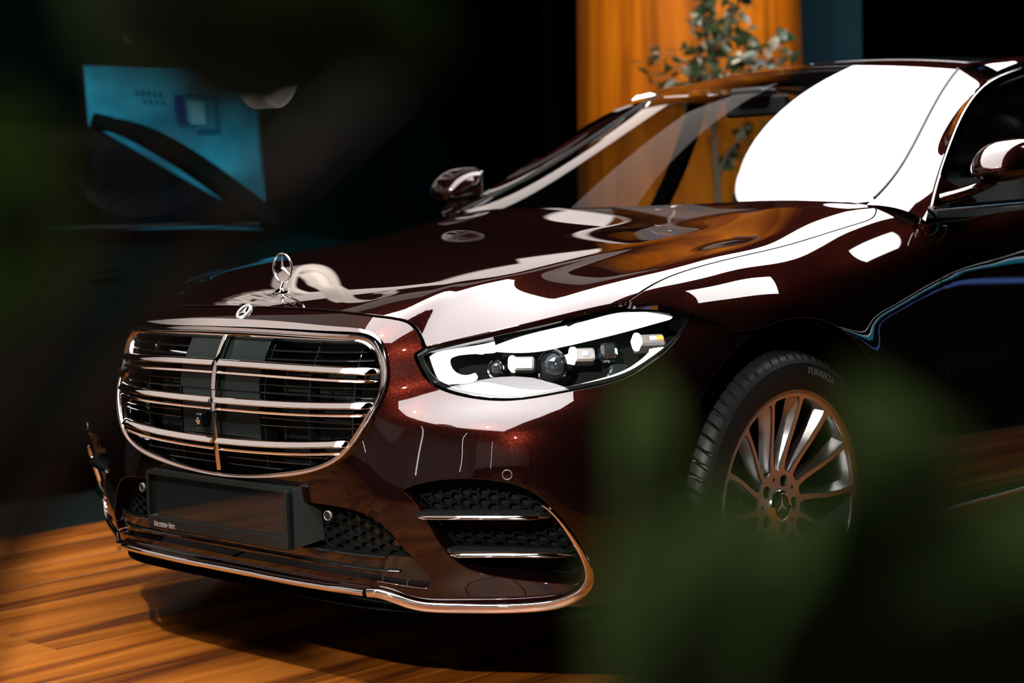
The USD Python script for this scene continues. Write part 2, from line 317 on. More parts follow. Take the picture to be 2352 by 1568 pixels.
# ---------------------------------------------------------------- the body: hood, wings, doors (A) and nose (B)
EDGE = curve([(0,.100),(.2,.110),(.35,.130),(.467,.157),(.53,.172),(.60,.225),(.68,.30),(.76,.394),(.815,.485),(.87,.575),(.93,.70)], 6000)
_kx = PchipInterpolator([0,.2,.35,.467,.53,.60,.68,.76,.815,.87,.95], [.014,.015,.018,.036,.072,.066,.050,.024,.006,0,0])
_wx = PchipInterpolator([0,.35,.467,.53,.68,.95], [.15,.15,.17,.19,.19,.19])
EK, EW = _kx(EDGE[:,0]), _wx(EDGE[:,0]); ETREE = cKDTree(EDGE)
_zc = CubicSpline([0,.2,.5,.8,1.1,1.4,1.55,1.75,2.2,3.2,4.2,4.7,5.25], [.836,.8675,.917,.957,.992,1.045,1.064,1.062,1.048,1.045,1.05,1.045,.98])
_xc = PchipInterpolator([0,.25,.34,.46,.62,1.0,2], [.455,.492,.52,.552,.568,.58,.58])
_X0 = PchipInterpolator([0,.3,.45,.6,.7,.92,1.3,1.6,2.5,3.3,3.95,4.5,4.9,5.2,5.3], [.80,.865,.91,.94,.948,.957,.952,.952,.958,.958,.963,.945,.90,.80,.72])
_Xz = PchipInterpolator([.1,.2,.3,.45,.6,.72,.85,1.0,1.2], [-.05,-.03,-.012,0,-.002,0,0,-.008,-.03])
_rr = PchipInterpolator([0,.5,.8,1.2,1.5,1.75,2.2,5.3], [.17,.19,.21,.21,.18,.13,.11,.11])
WY, WZ, WR = .895, .352, .357
def hoodz(x, y):
    x = np.abs(x); h = _zc(y) - .014*(x/.8)**2.2
    d = x - _xc(y); q = .016*(1 - .9*sstep(y, .7, 1.3))*(1 - sstep(y, 1.3, 1.7)); lam = .048
    e = np.where(d > 0, d, 0); sft = .007
    e = .5*(d + np.sqrt(d*d + sft*sft))
    h = h - q*(1 - np.exp(-e/lam))
    h = h - .021*sstep(y, .75, 1.3)*(1 - sstep(y, 1.7, 2.1))*(np.clip(x - .42, 0, .6)/.35)**2
    dist, j = ETREE.query(np.stack([x, y], -1))
    ins = y > np.interp(x, EDGE[:,0], EDGE[:,1])
    dist = np.where(ins, dist, -dist)
    return h - EK[j]*np.clip(1 - dist/EW[j], 0, 1.4)**2
def sidex(y, z):
    X = _X0(y) + _Xz(z)
    for wy in (WY, WY + 3.216):
        rho = np.hypot(y - wy, z - WZ); X = X + .010*np.exp(-((rho - .43)/.055)**2)
    return X - .006*np.exp(-((z - .56)/.09)**2)*sstep(y, 1.3, 1.7)
def _bodygrid():
    ys = np.r_[np.linspace(.04, .7, 56), np.linspace(.72, 1.9, 60), np.linspace(1.95, 5.2, 54)]
    P = np.zeros((len(ys), 300, 3)); xs = np.linspace(0, .70, 500); xg = np.linspace(0, 1.05, 900); t = np.linspace(0, math.radians(165), 900)[1:]; p = 2.25
    for i, y in enumerate(ys):
        hg = hoodz(xg, np.full_like(xg, y)); r = float(_rr(y)); zg = np.linspace(.05, 1.2, 300); Xg = sidex(np.full(300, y), zg); H_ = lambda x: np.interp(x, xg, hg); X_ = lambda z: np.interp(z, zg, Xg)
        z = H_(xs)
        for _ in range(8): z = H_(xs) + (np.maximum(r**p - np.maximum(xs - X_(z) + r, 0)**p, 0))**(1/p) - r
        top = np.stack([xs, np.full_like(xs, y), z], 1); cx, cz = .70, z[-1] - .22; lo, hi = np.zeros_like(t), np.full_like(t, 1.6)
        for _ in range(36):
            m = .5*(lo + hi); x_, z_ = cx + m*np.sin(t), cz + m*np.cos(t)
            ins = (np.maximum(z_ - H_(x_) + r, 0)**p + np.maximum(x_ - X_(z_) + r, 0)**p)**(1/p) - r < 0; lo = np.where(ins, m, lo); hi = np.where(ins, hi, m)
        sec = np.vstack([top, np.stack([cx + lo*np.sin(t), np.full_like(t, y), cz + lo*np.cos(t)], 1)]); k = np.argmax(sec[:, 2] < .13); sec = sec[:k+1] if k else sec
        L = np.r_[0, np.cumsum(np.linalg.norm(np.diff(sec, axis=0), axis=1))]; P[i] = np.stack([np.interp(np.linspace(0, L[-1], 300), L, sec[:, q]) for q in range(3)], 1)
    Q = np.concatenate([P[:, 8:0:-1]*[-1, 1, 1], P], 1); Q = gaussian_filter1d(Q, 1.6, axis=1, mode='nearest'); Q[4:-4] = gaussian_filter1d(Q, 1.0, axis=0, mode='nearest')[4:-4]
    return ys, np.linspace(0, 1.7, 300), Q[:, 8:]
ys, tb, PA = _bodygrid()
A = Surf(ys, tb, PA, flip=-1)

BZ = np.array([.16,.22,.30,.42,.52,.60,.68,.76,.82,.88])
_BC = np.array([  # y of each column at those heights; x of the column below
 [.055,.045,.032,.020,.010,.006,.011,.042,.086,.160],
 [.055,.045,.032,.020,.012,.010,.017,.050,.094,.168],
 [.062,.052,.045,.042,.045,.052,.064,.085,.130,.210],
 [.120,.108,.092,.085,.091,.104,.173,.194,.235,.300],
 [.205,.190,.140,.105,.112,.128,.243,.280,.325,.390],
 [.250,.235,.190,.160,.150,.172,.305,.356,.425,.490],
 [.300,.285,.255,.245,.255,.282,.405,.465,.560,.640],
 [.430,.420,.405,.410,.425,.455,.505,.570,.680,.760],
 [.76]*10])
_BX = np.array([[0]*10, [.24]*10, [.455]*10, [.565]*10, [.68]*10, [.78]*10,
 [.865,.87,.872,.872,.872,.872,.872,.865,.855,.84], [.905,.915,.925,.93,.93,.93,.928,.92,.90,.88], [.915,.93,.945,.957,.957,.957,.955,.945,.922,.90]])
_s = np.array([0,.24,.46,.585,.72,.84,.97,1.14,1.48])
_P = np.zeros((9,10,3)); _P[...,0] = _BX; _P[...,1] = _BC; _P[...,2] = BZ
def _bgrid():
    # refine with a smooth pass so that reflections stay calm
    sa = np.linspace(0, 1.48, 75); zb = np.linspace(.16, .88, 73); out = np.zeros((75,73,3))
    sm = np.r_[-_s[3:0:-1], _s]                                   # mirrored so that the middle has a level tangent
    for k in range(3):
        V = _P[..., k]; V = np.vstack([(-1 if k == 0 else 1)*V[3:0:-1], V])
        V1 = np.stack([PchipInterpolator(sm, V[:, j])(np.r_[-sa[10:0:-1], sa]) for j in range(10)], 1)
        V2 = np.stack([PchipInterpolator(BZ, V1[i])(zb) for i in range(len(V1))], 0)
        G = gaussian_filter(V2 if k < 2 else V2, (3.0, 1.3), mode='nearest') if k < 2 else V2
        out[..., k] = G[10:]
    out[0, :, 0] = 0
    return sa, zb, out
sa, zb, PB = _bgrid()
B = Surf(sa, zb, PB, flip=1)
# ------------------------------------------------------------------ the car
car = thing('car', 'dark red luxury saloon with upright chrome grille, parked on the timber floor', 'car')
def px_ab(S, pts, k='c'): return S.inv(smoothpx(pts, k=k))
def t_of(y, z):
    """Section coordinate on A of the side point at (y, z)."""
    y, z = np.broadcast_arrays(np.asarray(y, float), np.asarray(z, float)); lo, hi = np.full(y.shape, .55), np.full(y.shape, tb[-1])
    for _ in range(40):
        m = .5*(lo + hi); up = A.f(np.stack([y, m], -1))[..., 2] > z; lo = np.where(up, m, lo); hi = np.where(up, hi, m)
    return lo
def t_top(y, x):
    y, x = np.broadcast_arrays(np.asarray(y, float), np.asarray(x, float)); lo, hi = np.zeros(y.shape), np.full(y.shape, .97)
    for _ in range(40):
        m = .5*(lo + hi); q = A.f(np.stack([y, m], -1))[..., 0] < x; lo = np.where(q, m, lo); hi = np.where(q, hi, m)
    return lo
def yz(y, z): return np.stack([np.asarray(y, float), t_of(y, z)], -1)
def s_of(y, z):
    """Plan coordinate on B of the side point at (y, z)."""
    y, z = np.broadcast_arrays(np.asarray(y, float), np.asarray(z, float)); lo, hi = np.full(y.shape, .75), np.full(y.shape, 1.48)
    for _ in range(40):
        m = .5*(lo + hi); q = B.f(np.stack([m, z], -1))[..., 1] < y; lo = np.where(q, m, lo); hi = np.where(q, hi, m)
    return lo
def a_of(x, z):
    x, z = np.broadcast_arrays(np.asarray(x, float), np.asarray(z, float)); lo, hi = np.zeros(x.shape), np.full(x.shape, .9)
    for _ in range(40):
        m = .5*(lo + hi); q = B.f(np.stack([m, z], -1))[..., 0] < x; lo = np.where(q, m, lo); hi = np.where(q, hi, m)
    return lo
def arch(th, r=.428, wy=WY): return wy - r*np.cos(th), WZ + r*np.sin(th)     # th from the front over the top
def arc_ab(t0, t1, wy=WY, r=.428, n=40):
    y, z = arch(np.linspace(t0, t1, n), r, wy); return yz(y, z)

# traced outlines, as points on the body
PX_SHUT = [(575,703),(660,706),(760,712),(850,722),(925,733),(950,745),(966,768),(976,795)]
PX_HLTOP = [(978,797),(1080,773),(1200,745),(1330,714),(1440,692)]
PX_GAP = [(1440,692),(1490,659),(1550,630),(1680,593),(1800,565),(1900,535),(1975,512),(2004,500),(2013,482)]
hood_ab = np.vstack([[[A.inv([(575,703)])[0][0], 0]], px_ab(A, PX_SHUT[1:]), px_ab(A, PX_HLTOP), px_ab(A, PX_GAP)])
hy = np.linspace(0, 1, 14); yr = 1.374 + .152*hy**2; hood_ab = np.vstack([hood_ab, np.stack([yr[::-1], t_top(yr[::-1], hy[::-1]*.752)], 1)]); hood_ab[-1, 1] = 0
hood_poly = Polygon(hood_ab).buffer(0)
hood = panel(A, biggest(hood_poly), .016, seam=1, gap=.0026)
part(car, 'hood', cat_(hood, mirror(hood)), PAINT)

gap2 = px_ab(A, PX_GAP)
ft = np.vstack([gap2, [[1.53, t_top(1.53, .762)], [1.58, t_top(1.58, .775)], [1.62, t_top(1.62, .81)], [1.64, t_top(1.64, .85)], [1.60, t_of(1.60, 1.0)], [1.555, t_of(1.555, .992)]],
    px_ab(A, [(2136,500),(2148,570),(2163,655),(2172,735),(2180,800)]), yz([1.575, 1.585, 1.59], [.6, .45, .25]), yz([1.33], [.235]), arc_ab(math.pi - .27, math.asin((.765-WZ)/.428)),
    px_ab(A, [(1700,762),(1650,741),(1600,722)]), px_ab(A, [(1590,718),(1545,704),(1500,697),(1450,694)])])
fender_poly = biggest(Polygon(ft).buffer(0))
fen = panel(A, fender_poly, .018, depth=.02, gap=.0026)
part(car, 'front_fender', fen, PAINT); part(car, 'front_fender', mirror(fen), PAINT)
def dpoly(y0f, y1f, extra=None):
    zz = np.linspace(.985, .27, 20); a = np.vstack([yz(y0f(zz), zz), yz(y1f(zz)[::-1], zz[::-1])]); p = Polygon(a).buffer(0)
    return biggest(p if extra is None else p.difference(extra))
_fd = PchipInterpolator([.25,.45,.6,.661,.816,.90,.996,1.2], [1.59,1.585,1.575,1.563,1.535,1.531,1.545,1.56])
rear_arch = Polygon(np.vstack([arc_ab(-.6, math.pi + .6, WY + 3.216, n=60)]))
fd = panel(A, dpoly(_fd, lambda z: 2.64 + 0*z), .024, depth=.02); rd = panel(A, dpoly(lambda z: 2.64 + 0*z, lambda z: 3.80 - .1*(.99-z), rear_arch), .03, depth=.02)
qp = Polygon(np.vstack([yz(3.80 - .1*(.99-np.linspace(.985,.27,16)), np.linspace(.985,.27,16)), yz(np.linspace(3.8,5.17,16), .25+0*hy[0]), yz([5.17]*12, np.linspace(.25,1.0,12)), np.stack([np.full(12,5.17), np.linspace(.9,0,12)],1), np.stack([np.linspace(4.62,4.62,3), np.linspace(0,.55,3)],1), np.stack([np.linspace(4.5,3.8,6), t_top(np.linspace(4.5,3.8,6), .86)],1)])).buffer(0).difference(rear_arch)
qp = panel(A, biggest(qp), .035, seam=1, depth=.02)
part(car, 'front_door', fd, PAINT); part(car, 'front_door', mirror(fd), PAINT); part(car, 'rear_door', rd, PAINT); part(car, 'rear_door', mirror(rd), PAINT)
part(car, 'rear_body', cat_(qp, mirror(qp)), PAINT)
sp = Polygon(np.vstack([yz(np.linspace(1.36,3.72,20), .262), yz(np.linspace(3.72,1.36,20), .16)])); sill = panel(A, sp.buffer(0), .03, depth=.03, off=.006)
ss = sweep(np.c_[A.f(yz(np.linspace(1.40,3.66,30), .243))[:, 0] + .008, np.linspace(1.40,3.66,30), np.full(30, .252)], ellipse(.006, .0085), up=(0,0,1))
for f in (lambda m: m, mirror): part(car, 'sill', f(sill), BLACKGLOSS); part(car, 'sill_trim', f(ss), CHROME, 'chrome sill strip')
# tail, floor pan and the dark structure behind the shut lines
sec = A.f(np.stack([np.full(60, 5.17), np.linspace(0, tb[-1], 60)], 1)); tailG = np.stack([np.stack([sec[:,0]*k, 5.17 + .09*(1-k**2) + 0*sec[:,1], .62 + (sec[:,2]-.62)*k], 1) for k in np.linspace(1, 0, 8)])
tl = grid_mesh(tailG); part(car, 'rear_bumper', cat_(tl, mirror(tl)), PAINT)
gy, gt = np.linspace(.22, 5.1, 110), np.linspace(0, tb[-1], 70); GY, GT = np.meshgrid(gy, gt, indexing='ij'); ab = np.stack([GY, GT], -1)
Gi = A.f(ab) - A.n(ab)*.035
ar = np.minimum(np.hypot(Gi[...,1]-WY, Gi[...,2]-WZ), np.hypot(Gi[...,1]-WY-3.216, Gi[...,2]-WZ)); keep = ((ar > .44) | (Gi[...,0] < .55)) & ((GY > .85) | shapely.contains_xy(shapely.union_all([biggest(hood_poly).buffer(-.01), fender_poly.buffer(-.01)]).buffer(.012), GY, GT))
V, F, N = grid_mesh(Gi); F = F[keep.ravel()[F].all(1)]; inner = trimesh.Trimesh(V, F, process=False)
def liner(wy):
    th = np.linspace(-.35, math.pi + .35, 50); y, z = arch(th, .432, wy); xs = np.linspace(.50, .925, 6)
    G = np.stack([np.repeat(xs[None], 50, 0), np.repeat(y[:, None], 6, 1), np.repeat(z[:, None], 6, 1)], -1); a = grid_mesh(G); b = grid_mesh(np.stack([np.stack([np.full(50,.50), wy + (y-wy)*k, WZ + (z-WZ)*k], 1) for k in (0, 1.0)]))
    return trimesh.util.concatenate([trimesh.Trimesh(*a[:2], process=False), trimesh.Trimesh(*b[:2], process=False)])
pan = rbox(1.5, 4.5, .05, .02, (0, 2.65, .17))
inner = trimesh.util.concatenate([inner, liner(WY), liner(WY + 3.216)]); part(car, 'inner_structure', trimesh.util.concatenate([inner, mirror(inner), pan]), DARK)
cav_a, cav_z = np.linspace(0, 1.46, 70), np.linspace(.17, .86, 40); CA, CZ = np.meshgrid(cav_a, cav_z, indexing='ij'); cab = np.stack([CA, CZ], -1)
cv = grid_mesh(B.f(cab) - B.n(cab)*.15); cv = trimesh.Trimesh(*cv[:2], process=False)
und = grid_mesh(np.stack([B.f(np.stack([cav_a, np.full(70, .20)], 1)) - [0, -.01, .0], np.stack([np.linspace(0,.6,70), np.full(70,.9), np.full(70,.17)], 1)])); und = trimesh.Trimesh(*und[:2], process=False)
part(car, 'nose_structure', trimesh.util.concatenate([cv, mirror(cv), und, mirror(und)]), DARK)

# ---- nose: bumper cover with its openings
PX_GRILLE_O = [(553,737),(628,741),(700,747),(782,755),(850,763),(879,781),(892,818),(896,851),(892,888),(874,934),(843,989),(812,1032),(775,1063),(720,1084),(659,1093),(583,1095),(500,1089)]
PX_GRILLE_I = [(527,776),(659,783),(782,789),(832,793),(856,809),(869,836),(873,864),(870,900),(855,937),(831,977),(803,1020),(772,1050),(726,1070),(659,1081),(598,1086),(506,1081)]
PX_HL = [(1590,721),(1545,705),(1500,698),(1440,694),(1330,716),(1200,747),(1080,775),(982,799),(982,799),(957,815),(957,815),(985,868),(1010,886),(1060,902),(1170,913),(1300,895),(1430,865),(1490,832),(1535,797),(1590,721),(1590,721)]
PX_INTAKE_C = [(575,1110),(640,1135),(701,1153),(756,1161),(804,1170),(843,1184),(871,1201),(902,1230),(929,1263),(948,1282),(967,1303),(984,1326),(984,1350),(984,1350),(960,1349),(880,1336),(760,1316),(620,1290),(525,1275)]
PX_INTAKE_S = [(925,1126),(985,1107),(1075,1100),(1152,1107),(1203,1121),(1246,1147),(1280,1187),(1315,1240),(1335,1290),(1335,1330),(1315,1341),(1315,1341),(1230,1336),(1150,1325),(1092,1312),(1040,1282),(1000,1230),(965,1170),(925,1126)]
def ring_half(S, pts):
    ab = px_ab(S, pts); ab[0, 0] = ab[-1, 0] = 0; return ab
go, gi = ring_half(B, PX_GRILLE_O), ring_half(B, PX_GRILLE_I); go[-1, 1], gi[-1, 1] = .460, .470
grille_o, grille_i = biggest(Polygon(go).buffer(0)), biggest(Polygon(gi).buffer(0))
hl_ab = px_ab(B, PX_HL); hl_poly = biggest(Polygon(hl_ab).buffer(0))
ci = px_ab(B, PX_INTAKE_C); ci = np.vstack([[0, ci[0, 1]], ci[1:-1], [0, .262]]); ci_poly = biggest(Polygon(ci).buffer(0))
si_poly = biggest(Polygon(px_ab(B, PX_INTAKE_S)).buffer(0))
th0 = math.asin((.76-WZ)/.428); ya, za = arch(np.linspace(math.pi - th0 - (math.pi - 2*th0), -.30, 40)); 
arch_b = np.stack([s_of(ya, za), za], 1)
bc = np.vstack([[[0, .8365]], px_ab(B, [(575,706),(660,709),(760,715),(850,725),(922,736),(946,748),(962,770),(971,797)]), px_ab(B, [(985,797),(1200,742),(1440,688),(1590,716)]), px_ab(B, [(1600,724),(1650,743),(1700,764),(1716,771)]), arch_b, [[1.10, .222], [.95, .222]], [[.80, .226], [.62, .222], [.52, .243], [.0, .243]]])
bump = biggest(Polygon(bc).buffer(0)).difference(shapely.union_all([grille_o.buffer(-.006), sbox(-.1, .47, .2, .75).intersection(grille_o), hl_poly.buffer(.004), ci_poly, si_poly]))
keep_b = biggest(bump); bm = panel(B, keep_b, .016, seam=0, depth=.035, bres=.009)
part(car, 'bumper_cover', cat_(bm, mirror(bm)), PAINT)

def honeycomb(poly, cell, wall, off, depth=.01, S=B):
    inset = poly.buffer(-wall*.7); hexes = []; x0, y0, x1, y1 = poly.bounds; R_h = cell*.5; an = np.radians(np.arange(6)*60)
    for i in range(int((x1 - x0)/(1.5*R_h)) + 3):
        for j in range(int((y1 - y0)/(1.3*R_h)) + 3):
            cx, cy = x0 - R_h + 1.5*R_h*i, y0 - R_h + 1.3*R_h*(j + .5*(i % 2))
            hx = Polygon(np.stack([cx + (R_h - wall*.58)*np.cos(an), cy + (R_h - wall*.58)*.75*np.sin(an)], 1)).intersection(inset)
            if hx.geom_type == 'Polygon' and hx.area > cell*cell*.04: hexes.append(hx)
    return panel(S, biggest(poly.difference(shapely.union_all(hexes))), .05, off=off, gap=0, depth=depth, bres=.0045, rnd=.0006)
hexc = biggest(ci_poly.intersection(sbox(.10, .318, 2, 1)).buffer(.004)); hx = honeycomb(hexc, .036, .0055, -.030)
lg = node(car, 'lower_grille'); hb = panel(B, hexc, .03, off=-.040, gap=0, depth=0); part(lg, 'mesh_backing', cat_(hb, mirror(hb)), BLACKGLOSS); part(lg, 'honeycomb', cat_(hx, mirror(hx)), HONEY)
splp = ci_poly.intersection(sbox(-1, 0, 2, .315)).buffer(.004); spl = panel(B, biggest(splp.intersection(sbox(0, 0, 2, 1))), .02, off=-.018, gap=0, seam=None, depth=0); part(lg, 'splitter_panel', cat_(spl, mirror(spl)), BLACKGLOSS)
def on_B(a, z, off=0.0):
    q = np.stack(np.broadcast_arrays(np.asarray(a, float), np.asarray(z, float)), -1); s = np.where(q[..., :1] < 0, -1, 1); q2 = np.concatenate([np.abs(q[..., :1]), q[..., 1:]], -1)
    p = B.f(q2) + off*B.n(q2); p[..., 0] *= s[..., 0]; return p
for z0, o in ((.318, .0), (.287, -.006)):
    aa = np.linspace(-.50 if z0 > .3 else -.53, .50 if z0 > .3 else .53, 60); part(lg, 'rib', sweep(on_B(aa, z0, -.010 + o), ellipse(.006, .0025, 10), up=(0, 0, 1)), BLACKGLOSS)
# chrome strips along the lip and up the corner
lip_px = smoothpx([(600,1314),(700,1333),(800,1349),(848,1356)]); lab = B.inv(lip_px); lip = np.vstack([[[0, lab[0, 1]]], lab]); pth = on_B(np.r_[-lip[::-1, 0], lip[1:, 0]], np.r_[lip[::-1, 1], lip[1:, 1]], .012)
lt = sweep(pth, ellipse(.013, .0085, 16, 2.4), up=(0, 0, 1)); part(car, 'lip_trim', lt, CHROME, 'chrome strip along the lower lip')
PX_CORNER = [(852,1357),(890,1363),(930,1377),(975,1388),(1050,1391),(1150,1391),(1250,1385),(1300,1374),(1335,1354),(1350,1328),(1344,1290),(1320,1243),(1290,1199),(1262,1168),(1245,1157)]
cp = smoothpx(PX_CORNER); cab_ = B.inv(cp); cpt = B.f(cab_) + .010*B.n(cab_); f = np.linspace(0, 1, len(cpt)); wid = np.interp(f, [0, .25, .5, .62, .75, 1], [.0105, .0115, .0115, .012, .0085, .003])
ct = sweep(cpt, ellipse(1, 1, 14, 2.3), up=B.n(cab_), scale=np.stack([wid, np.full(len(f), .008)*np.interp(f, [0,.9,1],[1,1,.5])], 1))
part(car, 'corner_trim', ct, CHROME, 'chrome strip curling up the corner of the bumper'); part(car, 'corner_trim', mirror(ct), CHROME)
for f in (lambda m: m, mirror):
    it = node(car, 'side_intake')
    hs = honeycomb(si_poly.buffer(.004), .036, .0055, -.045); sbk = panel(B, si_poly.buffer(.004), .03, off=-.056, gap=0, depth=0); part(it, 'mesh_backing', f(sbk), DARK); part(it, 'honeycomb', f(hs), HONEY)
    for L, R_, nm in (((955,1187),(1262,1189),0), ((1034,1276),(1318,1276),1)):
        q = B.inv(smoothpx([L, R_])); p3 = B.f(q) - .006*B.n(q); n_ = len(p3); fr = np.linspace(0, 1, n_)
        w = np.interp(fr, [0, .06, .85, 1], [.35, 1, .9, .15]); eb_ = ellipse(.010, .0060, 18, 3.2); eb_ = eb_ - np.stack([eb_[:, 1]*.6, 0*eb_[:, 1]], 1); part(it, 'blade', f(sweep(p3, eb_, up=(0, 0, 1), scale=w)), CHROME, 'chrome blade')
        q2 = B.inv(smoothpx([(L[0]-28, L[1]-2), R_])); p4 = B.f(q2) - .020*B.n(q2) + [0, 0, .003]; w2 = np.interp(np.linspace(0, 1, len(p4)), [0, .1, .9, 1], [.3, 1, .9, .2]); part(it, 'blade_root', f(sweep(p4, ellipse(.024, .0085, 12, 2.5), up=(0, 0, 1), scale=w2)), BLACKGLOSS)
def sensor(pxy):
    ab = B.inv([pxy])[0]; p, n = B.f(ab), B.n(ab); x = np.cross([0, 0, 1.0], n)
    ring = place(lathe(np.array([[.0092,-.004],[.0092,.0008],[.0098,.0014],[.0104,.0010],[.0107,-.004]]), 32, 'z'), p, x, np.cross(n, x)); dot = place(lathe(np.array([[1e-5,.0010],[.0080,.0006],[.0092,-.002]]), 28, 'z'), p, x, np.cross(n, x)); return ring, dot
for pxy in ((1165,1090), (752,1184)):
    rg, dt = sensor(pxy)
    for f in (lambda m: m, mirror):
        sn = node(car, 'parking_sensor'); part(sn, 'ring', f(rg), DULLRING); part(sn, 'disc', f(dt), PAINT if pxy[0] > 1000 else SATIN)

# ---- grille
gr = node(car, 'grille')
def resample(q, n):
    q = np.asarray(q); L = np.r_[0, np.cumsum(np.linalg.norm(np.diff(q, axis=0), axis=1))]; return np.stack([np.interp(np.linspace(0, L[-1], n), L, q[:, k]) for k in range(q.shape[1])], 1)
nO = 120; O2, I2 = resample(go, nO), resample(gi, nO)
# pair each outer point with the inner one at the same share of the way, a little relaxed
PO, PI, NO, NI = B.f(O2), B.f(I2), B.n(O2), B.n(I2)
prof = [(-.01, -.020), (0, -.002), (.03, .010), (.10, .0155), (.30, .0165), (.55, .0145), (.70, .0115), (.76, .0085), (.80, .0105), (.90, .0115), (.98, .006), (1.0, -.004), (1.0, -.04)]
FR = np.stack([(1-w)*PO + w*PI + ((1-w)*NO + w*NI)/np.linalg.norm((1-w)*NO + w*NI, axis=1, keepdims=True)*o for w, o in prof], 1)
FR[[0, -1], :, 0] = 0; full = np.vstack([FR, (FR*[-1, 1, 1])[-2:0:-1]])
fm = grid_mesh(full, closed_u=True); fm = trimesh.Trimesh(fm[0], fm[1], process=False)
cn = fm.triangles_center; out_dir = cn - np.array([0, .5, .62]); 
if (fm.face_normals*out_dir*fm.area_faces[:, None]).sum() < 0: fm.invert()
part(gr, 'frame', fm, CHROME, 'chrome grille frame', smooth=50)
bp = panel(B, grille_i.buffer(.008), .03, off=-.075, gap=0, seam=None, depth=0); part(gr, 'backing', cat_(bp, mirror(bp)), DARK)
def half_w(z, inset=.0):
    g = grille_i.intersection(LineString([(-.01, z), (.7, z)])); return (g.bounds[2] if not g.is_empty else 0) - inset
def across(zf, x0, x1, off, n=70):
    """A line across the grille at heights zf(x), x from x0 to x1."""
    x = np.linspace(x0, x1, n); return on_B(x, zf(np.abs(x)), off)
for zc_, ze in ((.715, .709), (.634, .639), (.543, .559)):
    hw = half_w(ze) - .006; zf = lambda x, a=zc_, b=ze, h=hw: a + (b-a)*(x/h)**2
    for dz, ph, off, inset, nm in ((0, ellipse(.010, .0078, 20, 4.0), .007, 0, 'bar'), (-.0205, ellipse(.008, .0036, 16, 4.0), .004, .003, 'thin_bar')):
        for sgn in (-1, 1):
            pth = across(lambda x: zf(x) + dz, .009*sgn, (hw-inset)*sgn, off, 60); k = np.linspace(0, 1, 60); pth[:, 1] += .016*np.clip((k-.93)/.07, 0, 1)**2
            sc = np.interp(k, [0, .90, .955, .985, 1], [1, 1, 1.12, 1.0, .45]); part(gr, nm, sweep(pth, ph - np.stack([ph[:, 1]*.75*sgn, 0*ph[:, 1]], 1), up=(0, 0, 1), scale=sc), CHROME)
for z in (.757, .738, .677, .658, .601, .582, .517, .501, .485):
    hw = half_w(z) - .004; x0 = .150 if z > .55 else .012
    for sgn in (-1, 1):
        part(gr, 'louvre', sweep(across(lambda x: z + 0*x + .012*(x/.5)**2*(z < .6), x0*sgn, hw*sgn, -.022, 40), rrect(.036, .0032, .0014, 2), up=(0, 0, 1)), BLACKGLOSS)
for x in (.157, .30, .42):
    for sgn in (-1, 1):
        z0, z1 = (.47, .775); zz = np.linspace(z0, z1, 160); ok = np.array([half_w(z) > x + .012 for z in zz]) & (zz > grille_i.intersection(LineString([(x, 0), (x, 1)])).bounds[1] + .004) & (zz < grille_i.intersection(LineString([(x, 0), (x, 1)])).bounds[3] - .004); zz = zz[ok]
        part(gr, 'upright', sweep(on_B(np.full(len(zz), x*sgn), zz, -.026), rrect(.003, .034, .001, 2), up=B.n(np.stack([np.full(len(zz), x), zz], 1))*[sgn, 1, 1]), BLACKGLOSS)
def radar(z0, z1, off, hw=.146):
    m = panel(B, sbox(.0, z0, hw, z1), .02, off=off, gap=.0008, seam=0, depth=.012); return cat_(m, mirror(m))
part(gr, 'radar_panel', radar(.657, .7715, -.002), PANELBLK, 'smooth black radar panel'); part(gr, 'radar_panel', radar(.552, .6555, -.006, .143), PANELBLK)
zz = np.linspace(.6565, .7715, 24); part(gr, 'centre_bar', sweep(on_B(np.zeros(24), zz, .008), rrect(.017, .012, .004, 3), up=B.n(np.stack([np.zeros(24), zz], 1))), CHROME)
zz = np.linspace(.474, .6545, 30); part(gr, 'centre_bar', sweep(on_B(np.zeros(30), zz, .006), rrect(.015, .012, .003, 3), up=B.n(np.stack([np.zeros(30), zz], 1))), CHROME)
cc = np.array([-.048, -.003, .583])
part(gr, 'camera_housing', place(rbox(.024, .036, .022, .005), cc, (1, 0, 0), (0, 0, 1)), BLACKGLOSS); part(gr, 'camera_lens', place(lathe(np.array([[1e-5,.0145],[.0045,.0135],[.008,.011],[.009,.011],[.0095,.005]]), 28, 'z'), cc, (1, 0, 0), (0, 0, 1)), CHROME)
# ---- number plate carrier
pl = node(car, 'plate_carrier')
o_ = sbox(-.267, .318, .267, .455).buffer(-.012).buffer(.012, quad_segs=6); i_ = sbox(-.254, .345, .254, .445).buffer(-.006).buffer(.006, quad_segs=4)
def front_plate(poly, y0, y1):
    m = extrude(poly, y1 - y0); V = m.vertices.copy(); m.vertices = np.stack([V[:, 0], y1 - V[:, 2], V[:, 1]], 1); 
    if m.volume < 0: m.invert()
    return m
part(pl, 'rim', trimesh.util.concatenate([front_plate(o_.difference(i_), -.012, .012), front_plate(o_.buffer(-.003).difference(i_), -.0145, -.012)]), SATIN)
part(pl, 'blank_plate', front_plate(i_, -.004, .002), BLACKGLOSS)
br = trimesh.Trimesh(*grid_mesh(np.array([[[-.262,.012,.452],[-.262,.012,.322]],[[-.20,.035,.47],[-.30,.06,.34]],[[.20,.035,.47],[.30,.06,.34]],[[.262,.012,.452],[.262,.012,.322]]]))[:2], process=False)
def wedge(s):
    p = np.array([[s*.20,.0,.32],[s*.268,.0,.322],[s*.268,.0,.450],[s*.20,.0,.452],[s*.20,.06,.318],[s*.300,.06,.338],[s*.285,.055,.462],[s*.20,.06,.468]]); return trimesh.convex.convex_hull(p)
